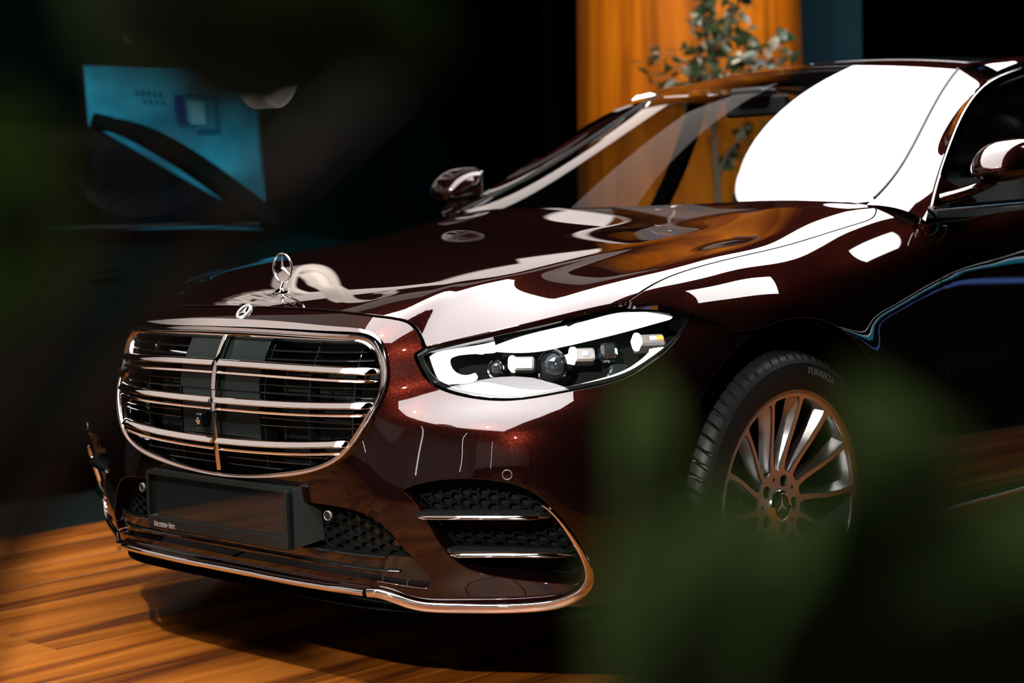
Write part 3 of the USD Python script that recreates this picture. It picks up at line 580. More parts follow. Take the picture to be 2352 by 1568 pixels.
part(pl, 'bracket', trimesh.util.concatenate([wedge(1), wedge(-1), rbox(.5, .05, .13, .006, (0, .035, .39))]), PLASTIC)
tx = meshkit.text_mesh('Mercedes-Benz', .0125, .0012); b = tx.bounds; tx.apply_translation([-b[0][0], -b[0][1], 0]); tx.apply_scale([.083/(b[1][0]-b[0][0]), 1, 1])
part(pl, 'lettering', place(tx, (-.236, -.0146, .3225), (1, 0, 0), (0, 0, 1)), SILVERTRIM, 'small raised silver lettering')
# ---- badge and hood star
def star2d(r, w):
    pts = []
    for k in range(3):
        a = math.pi/2 + k*2*math.pi/3; pts.append((r*math.cos(a), r*math.sin(a))); a += math.pi/3; pts.append((w*math.cos(a), w*math.sin(a)))
    return pts
def star3d(r, w, h):
    p = star2d(r, w); V = [(x, y, 0) for x, y in p] + [(0, 0, h), (0, 0, -h)]; F = []
    for k in range(6): F += [(k, (k+1) % 6, 6), ((k+1) % 6, k, 7)]
    return trimesh.Trimesh(np.array(V), F, process=False)
bn = node(car, 'nose_badge'); pb, nb = B.f(np.array([0, .826])), B.n(np.array([0, .826])); nb[0] = 0; nb /= np.linalg.norm(nb); ub = np.cross(nb, [1.0, 0, 0])
part(bn, 'disc', place(lathe(np.array([[1e-5,.0018],[.0165,.0018],[.0175,.0012],[.0175,-.003]]), 40, 'z'), pb, (1, 0, 0), ub, nb), BLACKGLOSS)
part(bn, 'ring', place(lathe(np.array([[.0150,.0016],[.0155,.0038],[.0185,.0045],[.0213,.0036],[.0222,.0005],[.0222,-.003]]), 40, 'z'), pb, (1, 0, 0), ub, nb), SILVERTRIM, smooth=60)
part(bn, 'star', place(star3d(.0158, .0042, .0032), pb + nb*.0018, (1, 0, 0), ub, nb), SILVERTRIM, smooth=False)
hs = node(car, 'hood_star'); base = np.array([0, .203, float(hoodz(np.array([0.]), np.array([.203]))[0])]); hn = A.n(np.array([.203, 0])); hn[0] = 0; hn /= np.linalg.norm(hn); hf = np.cross([1., 0, 0], hn)
part(hs, 'base', place(lathe(np.array([[1e-5,.0085],[.006,.008],[.0105,.0055],[.0155,.0040],[.0195,.0030],[.0205,.0012],[.0205,-.002]]), 36, 'z'), base, (1, 0, 0), -hf, hn), CHROME)
sc_ = base + np.array([0, .006, .0545])
part(hs, 'stem', sweep(np.array([base + hn*.004, base + hn*.011 + [0,.002,0], sc_ - [0, 0, .033]]), ellipse(.0052, .0042, 12), up=(0, 1, 0), scale=np.array([1.3, .8, .8])), CHROME)
part(hs, 'ring', place(trimesh.creation.torus(.0335, .0028, major_sections=64, minor_sections=12), sc_, (1, 0, 0), (0, 0, 1)), CHROME)
part(hs, 'star', place(star3d(.0335, .0058, .0042), sc_, (1, 0, 0), (0, 0, 1)), CHROME, smooth=False)
# ---- headlights
def frame_at(pxy, off):
    ab = B.inv([pxy])[0]; n = B.n(ab); p = B.f(ab) + n*off; da = B.f(ab + [1e-3, 0]) - B.f(ab); x = da/np.linalg.norm(da); y = np.cross(n, x); return p, x, y, n
def pxpoly(pts, k='c'): return biggest(Polygon(px_ab(B, pts, k)).buffer(0))
bez = panel(B, hl_poly.difference(hl_poly.buffer(-.0085)), .02, off=-.002, gap=.0012, depth=.05, bres=.012)
lens = panel(B, hl_poly, .014, off=.0005, gap=.0045, depth=.004, bres=.01)
hous = panel(B, hl_poly.buffer(.003), .03, off=-.085, gap=0, depth=0)
strip = panel(B, pxpoly([(1050,884),(1075,878),(1105,874),(1145,878),(1180,884),(1250,888),(1330,876),(1420,853),(1468,828),(1497,800),(1495,797),(1528,791),(1528,791),(1500,828),(1440,857),(1370,876),(1300,889),(1230,897),(1165,903),(1110,896),(1048,881)]), .02, off=-.012, gap=0, depth=.004)
drl = panel(B, pxpoly([(986,817),(1003,806),(1060,793),(1132,776),(1132,776),(1132,800),(1132,800),(1070,806),(1032,818),(1030,832),(1036,846),(1052,857),(1087,853),(1087,853),(1087,864),(1036,873),(1012,872),(986,817)]), .012, off=-.022, gap=0, depth=.008)
light_line = panel(B, pxpoly([(1130,792),(1200,765),(1330,733),(1440,709),(1500,708),(1556,716),(1556,716),(1500,731),(1400,758),(1300,783),(1230,799),(1190,802),(1190,802),(1130,799),(1130,792),(1130,792)], 'l'), .02, off=-.014, gap=0, depth=.006)
def optic(r):
    return lathe(np.array([[1e-5,.5],[.35,.46],[.65,.34],[.85,.18],[.97,0],[1.0,-.35]])*r, 36, 'z'), lathe(np.array([[1.0,-.4],[1.0,.05],[1.12,.12],[1.22,.02],[1.25,-.5]])*r, 36, 'z')
def superoptic(w, h):
    b = rbox(w, h, .02, min(w, h)*.3); return b
for f in (lambda m: m, mirror):
    hl = node(car, 'headlight')
    part(hl, 'housing', f(hous), DARK); part(hl, 'bezel', f(bez), BLACKGLOSS);
    part(hl, 'lower_light_strip', f(strip), WHITETRIM, 'white strip along the lower edge'); part(hl, 'daytime_light', f(drl), DRLWHITE, 'white hooked light guide'); part(hl, 'daytime_light', f(light_line), DRLWHITE, 'white light band along the top')
    for pxy, r in (((1128,837), .0175), ((1262,828), .034)):
        p, x, y, n = frame_at(pxy, -.050); d = -.8*n + .6*np.array([-.0, .0, 0]); n2 = np.array([.12, -.985, .12]) if True else n; n2 /= np.linalg.norm(n2); x2 = np.cross([0, 0, 1.0], n2); x2 = -x2/np.linalg.norm(x2); y2 = np.cross(n2, x2)
        dome, ring = optic(r); part(hl, 'projector_lens', f(place(dome, p, x2, y2, n2)), LENSGLASS); part(hl, 'projector_ring', f(place(ring, p, x2, y2, n2)), DARKCHROME)
        part(hl, 'reflector_bowl', f(place(lathe(np.array([[1.2,0],[1.0,-.6],[.6,-1.1],[1e-4,-1.3]])*r, 30, 'z'), p, x2, y2, n2)), DARKCHROME)
    for pxy, w, h in (((1405,781), .036, .040), ((1430,839), .042, .036)):
        p, x, y, n = frame_at(pxy, -.045); part(hl, 'square_lens', f(place(rbox(w, h, .022, .010), p, x, y, n)), LENSGLASS); part(hl, 'reflector_bowl', f(place(rbox(w*1.12, h*1.12, .02, .010, (0, 0, -.014)), p, x, y, n)), DARKCHROME)
    for k, (pxy, wd) in enumerate((((1195,827), .050), ((1340,803), .050), ((1500,762), .066))):
        p, x, y, n = frame_at(pxy, -.040)
        part(hl, 'light_cube', f(place(rbox(wd, .030, .034, .006), p, x, y, n)), SILVERTRIM, 'silver light module')
        part(hl, 'light_cube_face', f(place(rbox(.017, .032, .034, .008, (-wd/2 + .004, 0, .008)), p, x, y, n)), LEDWHITE, 'glowing white face of a light module')
        part(hl, 'blue_window', f(place(rbox(.014, .012, .004, .002, (.006, .001, .0175)), p, x, y, n)), LEDBLUE, 'small blue window')
        if k == 2: part(hl, 'amber_reflector', f(place(rbox(.018, .012, .004, .002, (.021, .001, .0172)), p, x, y, n)), AMBER)
    part(hl, 'lens', f(lens), LENS, 'clear headlight lens')

# ---- wheels (axle along x, outside at +x)
def drape(poly, fx, thick, res):
    q, T, rings = tri2d(poly, res, res); r = np.hypot(q[:, 0], q[:, 1]); x = fx(r); top = np.c_[x, q]; bot = np.c_[x - thick, q]; k = len(q)
    F = [T, T[:, ::-1] + k]
    for rg in rings:
        i = np.array(rg); j = np.roll(i, -1); F += [np.stack([i, i+k, j+k], 1), np.stack([i, j+k, j], 1)]
    m = trimesh.Trimesh(np.vstack([top, bot]), np.vstack(F), process=False); m.fix_normals(); return m
NSP = 14; TH = np.radians(9.2 + np.arange(NSP)*360/NSP)
fx = lambda r: .077 + (.1155 - .077)*np.clip((r - .06)/.20, 0, 1.05)**1.45
def pol(r, th): return np.array([r*math.sin(th), r*math.cos(th)])
def spoke_poly(th):
    rr = np.array([.05, .075, .10, .13, .17, .21, .238, .256]); w = np.array([.020, .016, .0125, .0105, .0098, .0098, .0115, .020])*.5; bend = np.array([0, 0, 0, .004, .010, .012, .010, .006])*.9
    L = [pol(r, th + (b - ww)/r) for r, ww, b in zip(rr, w, bend)]; R_ = [pol(r, th + (b + ww)/r) for r, ww, b in zip(rr, w, bend)]; return Polygon(L + R_[::-1])
face = shapely.union_all([Point(0, 0).buffer(.0815, quad_segs=24)] + [spoke_poly(t) for t in TH] + [Point(0, 0).buffer(.2635, quad_segs=40).difference(Point(0, 0).buffer(.2505, quad_segs=40))]).buffer(.005).buffer(-.005)
holes = [Point(*pol(.058, math.radians(20 + 72*k))).buffer(.0145) for k in range(5)] + [Point(*pol(.063, math.radians(56 + 72*k))).buffer(.0052) for k in range(5)] + [Point(0, 0).buffer(.030)]
face = face.difference(shapely.union_all(holes))
face_m = drape(biggest(face), fx, .006, .0075)
def spoke_body(th):
    rr = np.linspace(.07, .252, 16); b = np.interp(rr, [.05,.10,.13,.17,.21,.238,.256], [0,0,.004,.010,.012,.010,.006])*.9
    pth = np.array([[fx(r) - .005, *pol(r, th + bb/r)] for r, bb in zip(rr, b)]); k = np.linspace(0, 1, 16)
    pr = np.array([[-.0055, .0], [.0055, .0], [.010, -.026], [.004, -.046], [-.012, -.046], [-.0165, -.022]])
    return sweep(pth, pr, up=(1, 0, 0), scale=np.stack([np.interp(k, [0, .5, 1], [.9, 1, 1.35]), np.interp(k, [0, .3, 1], [.8, 1, 1.1])], 1))
rim_prof = np.array([[.2635,.108],[.2680,.1125],[.2688,.116],[.2665,.1185],[.2610,.1165],[.2520,.1120],[.2480,.104],[.2460,.08],[.2400,.02],[.2380,-.06],[.2440,-.10],[.2680,-.12],[.2720,-.118],[.2500,-.09],[.2440,-.06],[.2450,.02],[.2520,.09],[.2635,.108]])
rim_m = lathe(rim_prof, 96)
def tyre_mesh(n=560):
    pr = np.array([[.258,.100],[.2645,.1165],[.268,.1195],[.274,.1215],[.280,.1235],[.288,.1250],[.2965,.1268],[.299,.1266],[.3005,.1275],[.312,.1275],[.322,.1262],[.3245,.1268],[.326,.1255],[.332,.1225],[.338,.117],[.343,.1095],[.3465,.101],[.3490,.090],[.3505,.078],[.3455,.076],[.3455,.070],[.3515,.068],[.352,.04],[.3465,.038],[.3465,.032],[.352,.030],[.352,-.03],[.3465,-.032],[.3465,-.038],[.352,-.04],[.3505,-.08],[.343,-.11],[.32,-.128],[.28,-.122],[.258,-.10]])
    pr[:, 0] = np.where(pr[:, 0] > .27, .27 + (pr[:, 0]-.27)*(WR-.27)/(.352-.27), pr[:, 0])
    t = np.arange(n)*2*np.pi/n; R_ = np.repeat(pr[None, :, 0], n, 0); X = np.repeat(pr[None, :, 1], n, 0)
    ph = (t[:, None]*72/(2*np.pi) + X*14) % 1; inz = (R_ > .337) & ((X > .076) | (X < -.08)); mid = (R_ > .35) & (np.abs(X) < .07)
    R_ = R_ - np.where(inz & (ph < .17), .0065, 0) - np.where(mid & (((ph*1.0 + X*20) % 1) < .14), .004, 0)
    G = np.stack([X, R_*np.sin(t)[:, None], R_*np.cos(t)[:, None]], -1); V, F, N = grid_mesh(G, closed_u=True); m = trimesh.Trimesh(V, F, process=False)
    if m.volume < 0: m.invert()
    return m
def arc_text(s, h, r0, th0, xo, stretch=1.0):
    t = meshkit.text_mesh(s, h, .0012, bold=True); V = t.vertices.copy(); V[:, 0] -= V[:, 0].min(); a = th0 + V[:, 0]*stretch/r0; r = r0 + V[:, 1]
    t.vertices = np.stack([xo + V[:, 2], r*np.sin(a), r*np.cos(a)], 1); t.fix_normals(); return t
tyre_m = tyre_mesh(); WRAD = WR
turanza = arc_text('TURANZA', .0135, .3045, math.radians(9), .1268, 1.25)
cap = lathe(np.array([[1e-5,.086],[.024,.0858],[.0255,.0845]]), 40); capring = lathe(np.array([[.0262,.082],[.0268,.0865],[.030,.0885],[.0345,.087],[.0375,.083],[.0378,.070]]), 48)
st = star3d(.0225, .0055, .0028); st.vertices = np.stack([.0862 + st.vertices[:, 2], st.vertices[:, 0], st.vertices[:, 1]], 1); st.fix_normals()
disc_m = lathe(np.array([[.08,.02],[.19,.02],[.19,-.01],[.08,-.01],[.08,.02]]), 60)
back_m = lathe(np.array([[1e-4,.035],[.10,.035],[.12,-.06],[.235,-.07]]), 48)
def wheel_parts(w):
    part(w, 'tyre', tyre_m, RUBBER, smooth=45); part(w, 'raised_word', turanza, LETTER, 'raised lettering on the sidewall'); part(w, 'rim', rim_m, WHEELSIL, smooth=50); part(w, 'rim_face', face_m, MACHINED, 'bright machined front face of the rim', smooth=30)
    for t in TH: part(w, 'spoke', spoke_body(t), WHEELSIL, smooth=28)
    part(w, 'hub_cap', cap, BLACKGLOSS); part(w, 'hub_ring', capring, CHROME); part(w, 'hub_star', st, SILVERTRIM, smooth=False); part(w, 'brake_disc', disc_m, SATIN); part(w, 'inner_barrel', back_m, DARK)
WXC = .828
w0 = node(car, 'wheel', 'front wheel with multi-spoke rim', (WXC, WY, WZ)); wheel_parts(w0)
for loc, rz in (((-WXC, WY, WZ), 180), ((WXC, WY + 3.216, WZ), 0), ((-WXC, WY + 3.216, WZ), 180)):
    wn = node(car, 'wheel', None, loc, (0, 0, rz)); wheel_parts(wn)

# ---- cabin: windscreen, roof, pillars, windows
EV = np.array([[.757,1.54,1.042],[.705,1.762,1.133],[.655,1.93,1.217],[.612,2.081,1.300],[.567,2.293,1.411]]); _ev = CubicSpline([0,.29,.52,.72,1], EV)
_cv = CubicSpline([0,.5,1], [[0,1.36,1.005],[0,1.775,1.262],[0,2.215,1.452]])
va = np.linspace(0, 1, 30); ua = np.linspace(0, 1, 24); e, c = _ev(va), _cv(va)
WSG = np.stack([np.stack([e[:, 0]*u, c[:, 1] + (e[:, 1]-c[:, 1])*u**2.0, c[:, 2] + (e[:, 2]-c[:, 2])*u**2.0], 1) for u in ua])
WS = Surf(ua*.75, va*.9, WSG, flip=-1)
if WS.n(np.array([.2, .4]))[1] > 0: WS.flip *= -1
wsp = panel(WS, sbox(0, .01, .735, .895).buffer(-.03).buffer(.03), .03, gap=.0, seam=None, depth=0); wsp2 = panel(WS, sbox(0, .0, .75, .9), .03, gap=.001, seam=0, depth=.006, off=.001)
part(car, 'windscreen', cat_(wsp2, mirror(wsp2)), WINDGLASS, 'clear windscreen')
band = panel(WS, sbox(0, .86, .75, .9), .03, gap=0, depth=0, off=-.006); eb = panel(WS, sbox(.715, .0, .75, .9), .03, gap=0, depth=0, off=-.006); lb = panel(WS, sbox(0, .0, .75, .05), .03, gap=0, depth=0, off=-.006)
part(car, 'windscreen_border', cat_(band, mirror(band), eb, mirror(eb), lb, mirror(lb)), BLACKGLOSS, 'black printed border of the windscreen')
# roof
_zr = CubicSpline([2.15,2.4,2.7,3.1,3.5,3.95], [1.436,1.476,1.497,1.500,1.482,1.425])
_xr = PchipInterpolator([2.2,2.6,3.2,3.8,4.1], [.565,.60,.61,.59,.57])
def roof_pt(u, y): x = _xr(y)*u; z = _zr(y) - (.052)*np.abs(u)**2.4; return np.stack([x, y, z], -1)
va2 = np.linspace(0, 1, 40); ua2 = np.linspace(0, 1, 24)
T0 = WSG[:, -1]
RG = np.zeros((24, 40, 3))
for i, u in enumerate(np.linspace(0, 1, 24)):
    y0 = T0[i, 1]; yy = y0 + (3.95 - y0)*va2; q = roof_pt(np.full(40, u), yy); w_ = np.exp(-va2/.10)[:, None]; RG[i] = q + (T0[i] - q[0])*w_
RS = Surf(ua2*.6, va2*1.7, RG, flip=1)
if RS.n(np.array([.2, .8]))[2] < 0: RS.flip *= -1
hd = panel(RS, sbox(0, 0, .60, .16), .03, gap=.001, seam=0, depth=.01); part(car, 'roof_header', cat_(hd, mirror(hd)), PAINT)
rg_ = panel(RS, sbox(0, .165, .53, 1.66), .04, gap=.001, seam=0, depth=.01, off=.001); part(car, 'glass_roof', cat_(rg_, mirror(rg_)), BLACKGLOSS, 'black glass roof panel')
# side surface with tumblehome
_gx = CubicSpline([.97,1.01,1.095,1.19,1.282,1.355,1.42,1.46], [.912,.890,.834,.777,.731,.703,.684,.672]); gyv, gzv = np.linspace(1.45, 4.3, 50), np.linspace(.97, 1.46, 30)
GY_, GZ_ = np.meshgrid(gyv, gzv, indexing='ij'); GX_ = _gx(GZ_) - .05*np.clip((GY_-3.3)/1.0, 0, 1)**2
G_ = Surf(gyv, gzv, np.stack([GX_, GY_, GZ_], -1), flip=-1)
if G_.n(np.array([2.5, 1.2]))[0] < 0: G_.flip *= -1
dl_front = G_.inv(smoothpx([(2131,480),(2135,462),(2150,405),(2178,325),(2212,250),(2255,196),(2300,169),(2350,151)]))
dl = np.vstack([dl_front, curve([dl_front[-1], (2.8,1.437), (3.2,1.432), (3.6,1.385), (3.85,1.29), (4.02,1.12), (4.06,1.035)], 40)[1:]])
belt = np.stack([np.linspace(4.06, dl_front[0, 0], 40), np.interp(np.linspace(4.06, dl_front[0, 0], 40), [1.5,1.6,2.2,4.06], [1.005,1.008,1.022,1.035])], 1)
dlo = biggest(Polygon(np.vstack([dl, belt[1:-1]])).buffer(0))
gfront = panel(G_, biggest(dlo.intersection(sbox(1.4, .9, 2.60, 2))), .04, off=-.006, gap=.006, depth=.004); grear = panel(G_, biggest(dlo.intersection(sbox(2.70, .9, 4.3, 2))), .04, off=-.006, gap=.006, depth=.004); bpil = panel(G_, dlo.intersection(sbox(2.60, .9, 2.70, 2)), .04, off=-.003, gap=.001, depth=.01)
_t = np.gradient(dl, axis=0); _t /= np.linalg.norm(_t, axis=1, keepdims=True); dli = dl + np.stack([_t[:, 1], -_t[:, 0]], 1)*.016; dl3 = G_.f(dli) + G_.n(dli)*.001; b3 = G_.f(belt) + G_.n(belt)*.006
ch = sweep(dl3, rrect(.026, .007, .003, 3), up=G_.n(dli)); chb = sweep(b3, ellipse(.009, .008, 14), up=G_.n(belt))
sill_y = np.linspace(1.80, 3.9, 40); bm_ = np.stack([sill_y, np.interp(sill_y, [1.6, 2.2, 4.06], [.988, 1.004, 1.015])], 1)
# pillar between the windscreen edge and the window chrome
pe = _ev(np.linspace(0, 1, 40)); pc = G_.f(resample(dl_front, 40)); pcn = G_.n(resample(dl_front, 40)); mid_n = pcn*.6 + np.array([.25, -.45, .5])*.6
wab = np.stack([np.full(40, .7499), np.linspace(0, .9, 40)], 1); wn_ = WS.n(wab); ed = np.gradient(pe, axis=0); ed /= np.linalg.norm(ed, axis=1, keepdims=True); d0 = np.cross(ed, wn_); d0 *= np.sign(d0[:, :1]); d0 /= np.linalg.norm(d0, axis=1, keepdims=True)
Lp = np.linalg.norm(pc - pe, axis=1, keepdims=True); cpt2 = pe + d0*Lp*.52 + (pc - pe)*.12 + wn_*.002; pc2 = pc + pcn*.002
kk = np.linspace(0, 1, 22)[None, :, None]; apil = (pe + wn_*.002)[:, None]*(1-kk)**2 + 2*kk*(1-kk)*cpt2[:, None] + pc2[:, None]*kk**2
apil = np.concatenate([(pe - wn_*.012)[:, None], apil, (pc - pcn*.012)[:, None]], 1); apil = np.concatenate([apil[:1] - (apil[1:2] - apil[:1])*2.2, apil], 0)
ap = grid_mesh(apil); apm = trimesh.Trimesh(*ap[:2], process=False)
if (apm.face_normals @ np.array([.6, -.3, .6])).mean() < 0: apm.invert()
# roof rail: from the windscreen's top corner back along the roof edge to the chrome
yy = np.linspace(0, 1, 50); rl = RS.f(np.stack([np.full(50, .599), yy*1.7], 1)); dtop = np.vstack([dl_front[-14:], dl[len(dl_front):]]); 
gt_ = G_.f(np.stack([np.clip(rl[:, 1], 2.30, 4.2), np.interp(np.clip(rl[:, 1], 2.30, 4.2), dl[:, 0], dl[:, 1]) + .012], 1)); gt_[:, 1] = np.maximum(gt_[:, 1], rl[:, 1]-.0)
rail = np.stack([rl*(1-k) + gt_*k + np.array([.35, 0, .8])*(.022*math.sin(math.pi*k)) for k in (0, .1, .3, .5, .7, .9, 1)], 1); rm = trimesh.Trimesh(*grid_mesh(rail)[:2], process=False)
if (rm.face_normals @ np.array([.5, 0, .8])).mean() < 0: rm.invert()
# rear pillar and rear window
rw = np.stack([np.stack([np.array([.565*u, 3.93 - .0*u, 1.425 - .05*u**2]), np.array([.66*u, 4.35, 1.25 - .06*u**2]), np.array([.70*u, 4.66, 1.075 - .04*u**2])]) for u in np.linspace(0, 1, 12)]); rwm = trimesh.Trimesh(*grid_mesh(np.stack([CubicSpline([0, .5, 1], r)(np.linspace(0, 1, 14)) for r in rw]))[:2], process=False)
if (rwm.face_normals[:, 2]).mean() < 0: rwm.invert()
ce = CubicSpline([0, .5, 1], rw[-1])(np.linspace(0, 1, 16)); cf = np.stack([G_.f(np.stack([np.linspace(3.9, 4.28, 16), np.interp(np.linspace(3.9, 4.28, 16), [3.9, 4.28], [1.30, 1.0])], 1))])[0]
cpm = trimesh.Trimesh(*grid_mesh(np.stack([ce*(1-k) + cf*k + np.array([.5, 0, .5])*.03*math.sin(math.pi*k) for k in np.linspace(0, 1, 6)], 1))[:2], process=False)
if cpm.face_normals[:, 0].mean() < 0: cpm.invert()
part(car, 'rear_window', cat_(rwm, mirror(rwm)), SIDEGLASS)
for f in (lambda m: m, mirror):
    part(car, 'windscreen_pillar', f(apm), PAINT, smooth=60); part(car, 'roof_rail', f(rm), PAINT, smooth=60); part(car, 'rear_pillar', f(cpm), PAINT, smooth=60)
    part(car, 'front_side_window', f(gfront), SIDEGLASS, 'dark tinted side window'); part(car, 'rear_side_window', f(grear), SIDEGLASS); part(car, 'middle_pillar', f(bpil), BLACKGLOSS)
    part(car, 'window_surround', f(ch), CHROME, 'chrome window surround'); part(car, 'belt_moulding', f(chb), CHROME, 'chrome moulding under the windows')
seal = sweep(pe + wn_*.0035, ellipse(.004, .003, 8), up=wn_)
for f in (lambda m: m, mirror): part(car, 'windscreen_seal', f(seal), PLASTIC)
# cowl between hood and windscreen
cw = np.stack([np.stack([np.linspace(0, .76, 20), 1.36 + .18*(np.linspace(0, .76, 20)/.757)**2 - .03*k + 0*np.linspace(0, 1, 20), 1.00 + .028*(np.linspace(0, .76, 20)/.757)**2 - .01*k], 1) for k in (0, 1.0, 2.0)]); cwm = trimesh.Trimesh(*grid_mesh(cw)[:2], process=False)
if cwm.face_normals[:, 2].mean() < 0: cwm.invert()
part(car, 'cowl', cat_(cwm, mirror(cwm)), PLASTIC)
# mirrors
def mirror_shell():
    xs = np.linspace(0, 1, 26); secs = []
    for k in xs:
        x = .925 + .165*k; g = (1 - abs(2*k - 1)**3.2)**.42 if 0 < k < 1 else .02; t = np.linspace(0, 2*np.pi, 28, endpoint=False)
        zc = 1.128 + .006*k; yc = 1.775 - .02*k + .03*k*k; hz = .052*g*(1.0 + .08*np.sin(np.pi*k)); hy = .085*g
        c_, s_ = np.cos(t), np.sin(t); secs.append(np.stack([np.full(28, x), yc + hy*np.sign(c_)*np.abs(c_)**.9*np.where(c_ > 0, .5, 1), zc + hz*np.sign(s_)*np.abs(s_)**.85], 1)); secs[-1][:, 1] += .75*(secs[-1][:, 2] - zc)
    m = trimesh.Trimesh(*grid_mesh(np.array(secs), closed_v=True)[:2], process=False)
    if m.volume < 0: m.invert()
    return m
msh = mirror_shell()
foot = sweep(curve([(.885,1.66,1.035),(.915,1.68,1.046),(.95,1.715,1.062),(.985,1.745,1.080)], 14), ellipse(.052, .016, 16, 2.2), up=(0, 0, 1), scale=np.stack([np.linspace(1.25, .62, 14), np.linspace(1.1, .8, 14)], 1))
sail = panel(G_, biggest(Polygon([(1.59,1.018),(1.66,1.10),(1.72,1.10),(1.83,1.03),(1.83,1.018)]).buffer(-.004).buffer(.004).intersection(dlo.buffer(-.008))), .02, off=.006, gap=0, depth=.012)
for f in (lambda m: m, mirror):
    dm = node(car, 'door_mirror'); part(dm, 'shell', f(msh), PAINT, smooth=60); part(dm, 'foot', f(foot), PAINT); part(dm, 'sail_panel', f(sail), PAINT)
    part(dm, 'mirror_glass', f(rbox(.13, .004, .08, .002, (1.005, 1.818, 1.132))), CHROME)
# inside
dash = sweep(np.array([[-.68,1.72,.96],[0,1.62,.985],[.68,1.72,.96]]) if False else curve([(-.70,1.80,.95),(-.4,1.70,.965),(0,1.66,.97),(.4,1.70,.965),(.70,1.80,.95)], 30), ellipse(.22, .06, 20, 2.4), up=(0, 0, 1)); part(car, 'dashboard', dash, INTERIOR)
def seat(x, y):
    s_ = node(car, 'seat'); part(s_, 'cushion', rbox(.52, .54, .18, .06, (x, y, .50)), LEATHER)
    bk = sweep(curve([(x, y+.20, .55), (x, y+.30, .80), (x, y+.40, 1.08)], 12), ellipse(.25, .075, 20, 2.8), up=(0, 1, 0), scale=np.stack([np.linspace(1, .82, 12), np.linspace(1, .8, 12)], 1)); part(s_, 'backrest', bk, LEATHER, smooth=60)
    hr = trimesh.creation.icosphere(3, 1.0); v = hr.vertices; v = np.sign(v)*np.abs(v)**.75; hr.vertices = v*[.135, .055, .085] + [x, y+.44, 1.215]; part(s_, 'headrest', hr, LEATHER, smooth=60)
for x, y in ((.38, 2.35), (-.38, 2.35), (.38, 3.35), (-.38, 3.35)): seat(x, y)
swn = node(car, 'steering_wheel'); tor = trimesh.creation.torus(.185, .016, major_sections=48, minor_sections=12); tor = place(tor, (.38, 2.02, .92), (1, 0, 0), (0, .42, .907)); part(swn, 'wheel_rim', tor, LEATHER); part(swn, 'wheel_hub', place(rbox(.20, .12, .05, .03), (.38, 2.02, .92), (1, 0, 0), (0, .42, .907)), INTERIOR); part(swn, 'column', sweep(np.array([[.38, 2.0, .91], [.38, 1.80, .83]]), ellipse(.035, .035, 12), up=(1, 0, 0)), INTERIOR)
rvm = node(car, 'inner_mirror'); part(rvm, 'mirror_body', rbox(.23, .03, .062, .012, (0, 2.08, 1.335)), INTERIOR); part(rvm, 'stalk', rbox(.03, .04, .05, .008, (0, 2.07, 1.36)), INTERIOR); part(rvm, 'sensor_box', rbox(.12, .10, .04, .015, (0, 2.06, 1.37)), INTERIOR)
# ------------------------------------------------------------------ the room
def slab(x0, x1, y0, y1, z0, z1):
    m = trimesh.creation.box((x1-x0, y1-y0, z1-z0)); m.apply_translation(((x0+x1)/2, (y0+y1)/2, (z0+z1)/2)); return m
def wood(name, cols, along, scale, rough, coat=0.0, ring=1.0, spec=.4):
    """Timber with the grain along one axis; each piece shifts by its own random number."""
    st_ = [6.5*scale, 6.5*scale, 6.5*scale]; st_['xyz'.index(along)] = .42*scale
    fine = [90.0*scale]*3; fine['xyz'.index(along)] = 2.2*scale
    n = {"g": ("geometry", {}), "oi": ("object_info", {}), "om": ("vector_math", {"math_type": "multiply", "vector2": (37.0, 53.0, 11.0)}), "rv": ("combine_xyz", {}), "ad": ("vector_math", {"math_type": "add"}),
         "m1": ("mapping", {"scale": tuple(st_)}), "m2": ("mapping", {"scale": tuple(fine)}), "n1": ("noise_texture", {"scale": 1.0, "detail": 4.0, "roughness": .55, "distortion": .5*ring}), "mm": ("math", {"math_type": "multiply", "value2": 5.0*ring}), "fr": ("math", {"math_type": "pingpong", "value2": 1.0}),
         "n2": ("noise_texture", {"scale": 1.0, "detail": 3.0, "roughness": .6}), "mx": ("mix_float", {"fac": .38}), "r": ("rgb_ramp", {"ramp": cols}), "h": ("hsv", {}), "vr": ("map_range", {"from_min": 0.0, "from_max": 1.0, "to_min": .80, "to_max": 1.22}), "b": ("bump", {"strength": .12, "distance": .002})}
    l = [("oi.random", "rv.x"), ("oi.random", "rv.y"), ("oi.random", "rv.z"), ("rv.vector", "om.vector1"), ("g.position", "ad.vector1"), ("om.vector", "ad.vector2"), ("ad.vector", "m1.vector"), ("ad.vector", "m2.vector"), ("m1.vector", "n1.vector"), ("m2.vector", "n2.vector"),
         ("n1.fac", "mm.value1"), ("mm.value", "fr.value1"), ("fr.value", "mx.a"), ("n2.fac", "mx.b"), ("mx.result", "r.fac"), ("oi.random", "vr.value"), ("vr.result", "h.value"), ("r.color", "h.color"), ("h.color", "p.base_color"), ("n2.fac", "b.height"), ("b.normal", "p.normal")]
    return P(name, n, l, roughness=rough, coat_weight=coat, coat_roughness=.12, specular_ior_level=spec)
FLOORWOOD = wood('floor_timber', [(.12, (.020, .004, .0004)), (.36, (.082, .022, .0016)), (.60, (.135, .039, .003)), (.9, (.18, .060, .007))], 'y', 1.0, .42, spec=.25)
COLWOOD = wood('column_veneer', [(0, (.05, .013, .0012)), (.4, (.18, .046, .0010)), (.7, (.26, .072, .0016)), (1, (.35, .115, .004))], 'z', .8, .6, spec=.05)
WALLDARK = P('wall_black', base_color=(.0004, .0030, .0030), roughness=.8, specular_ior_level=0.0)
DARKPANE = pane('dark_pane', (.10, .13, .14), 1.10)
FLOORDARK = P('floor_black', base_color=(.0015, .004, .004), roughness=.6, specular_ior_level=.1)
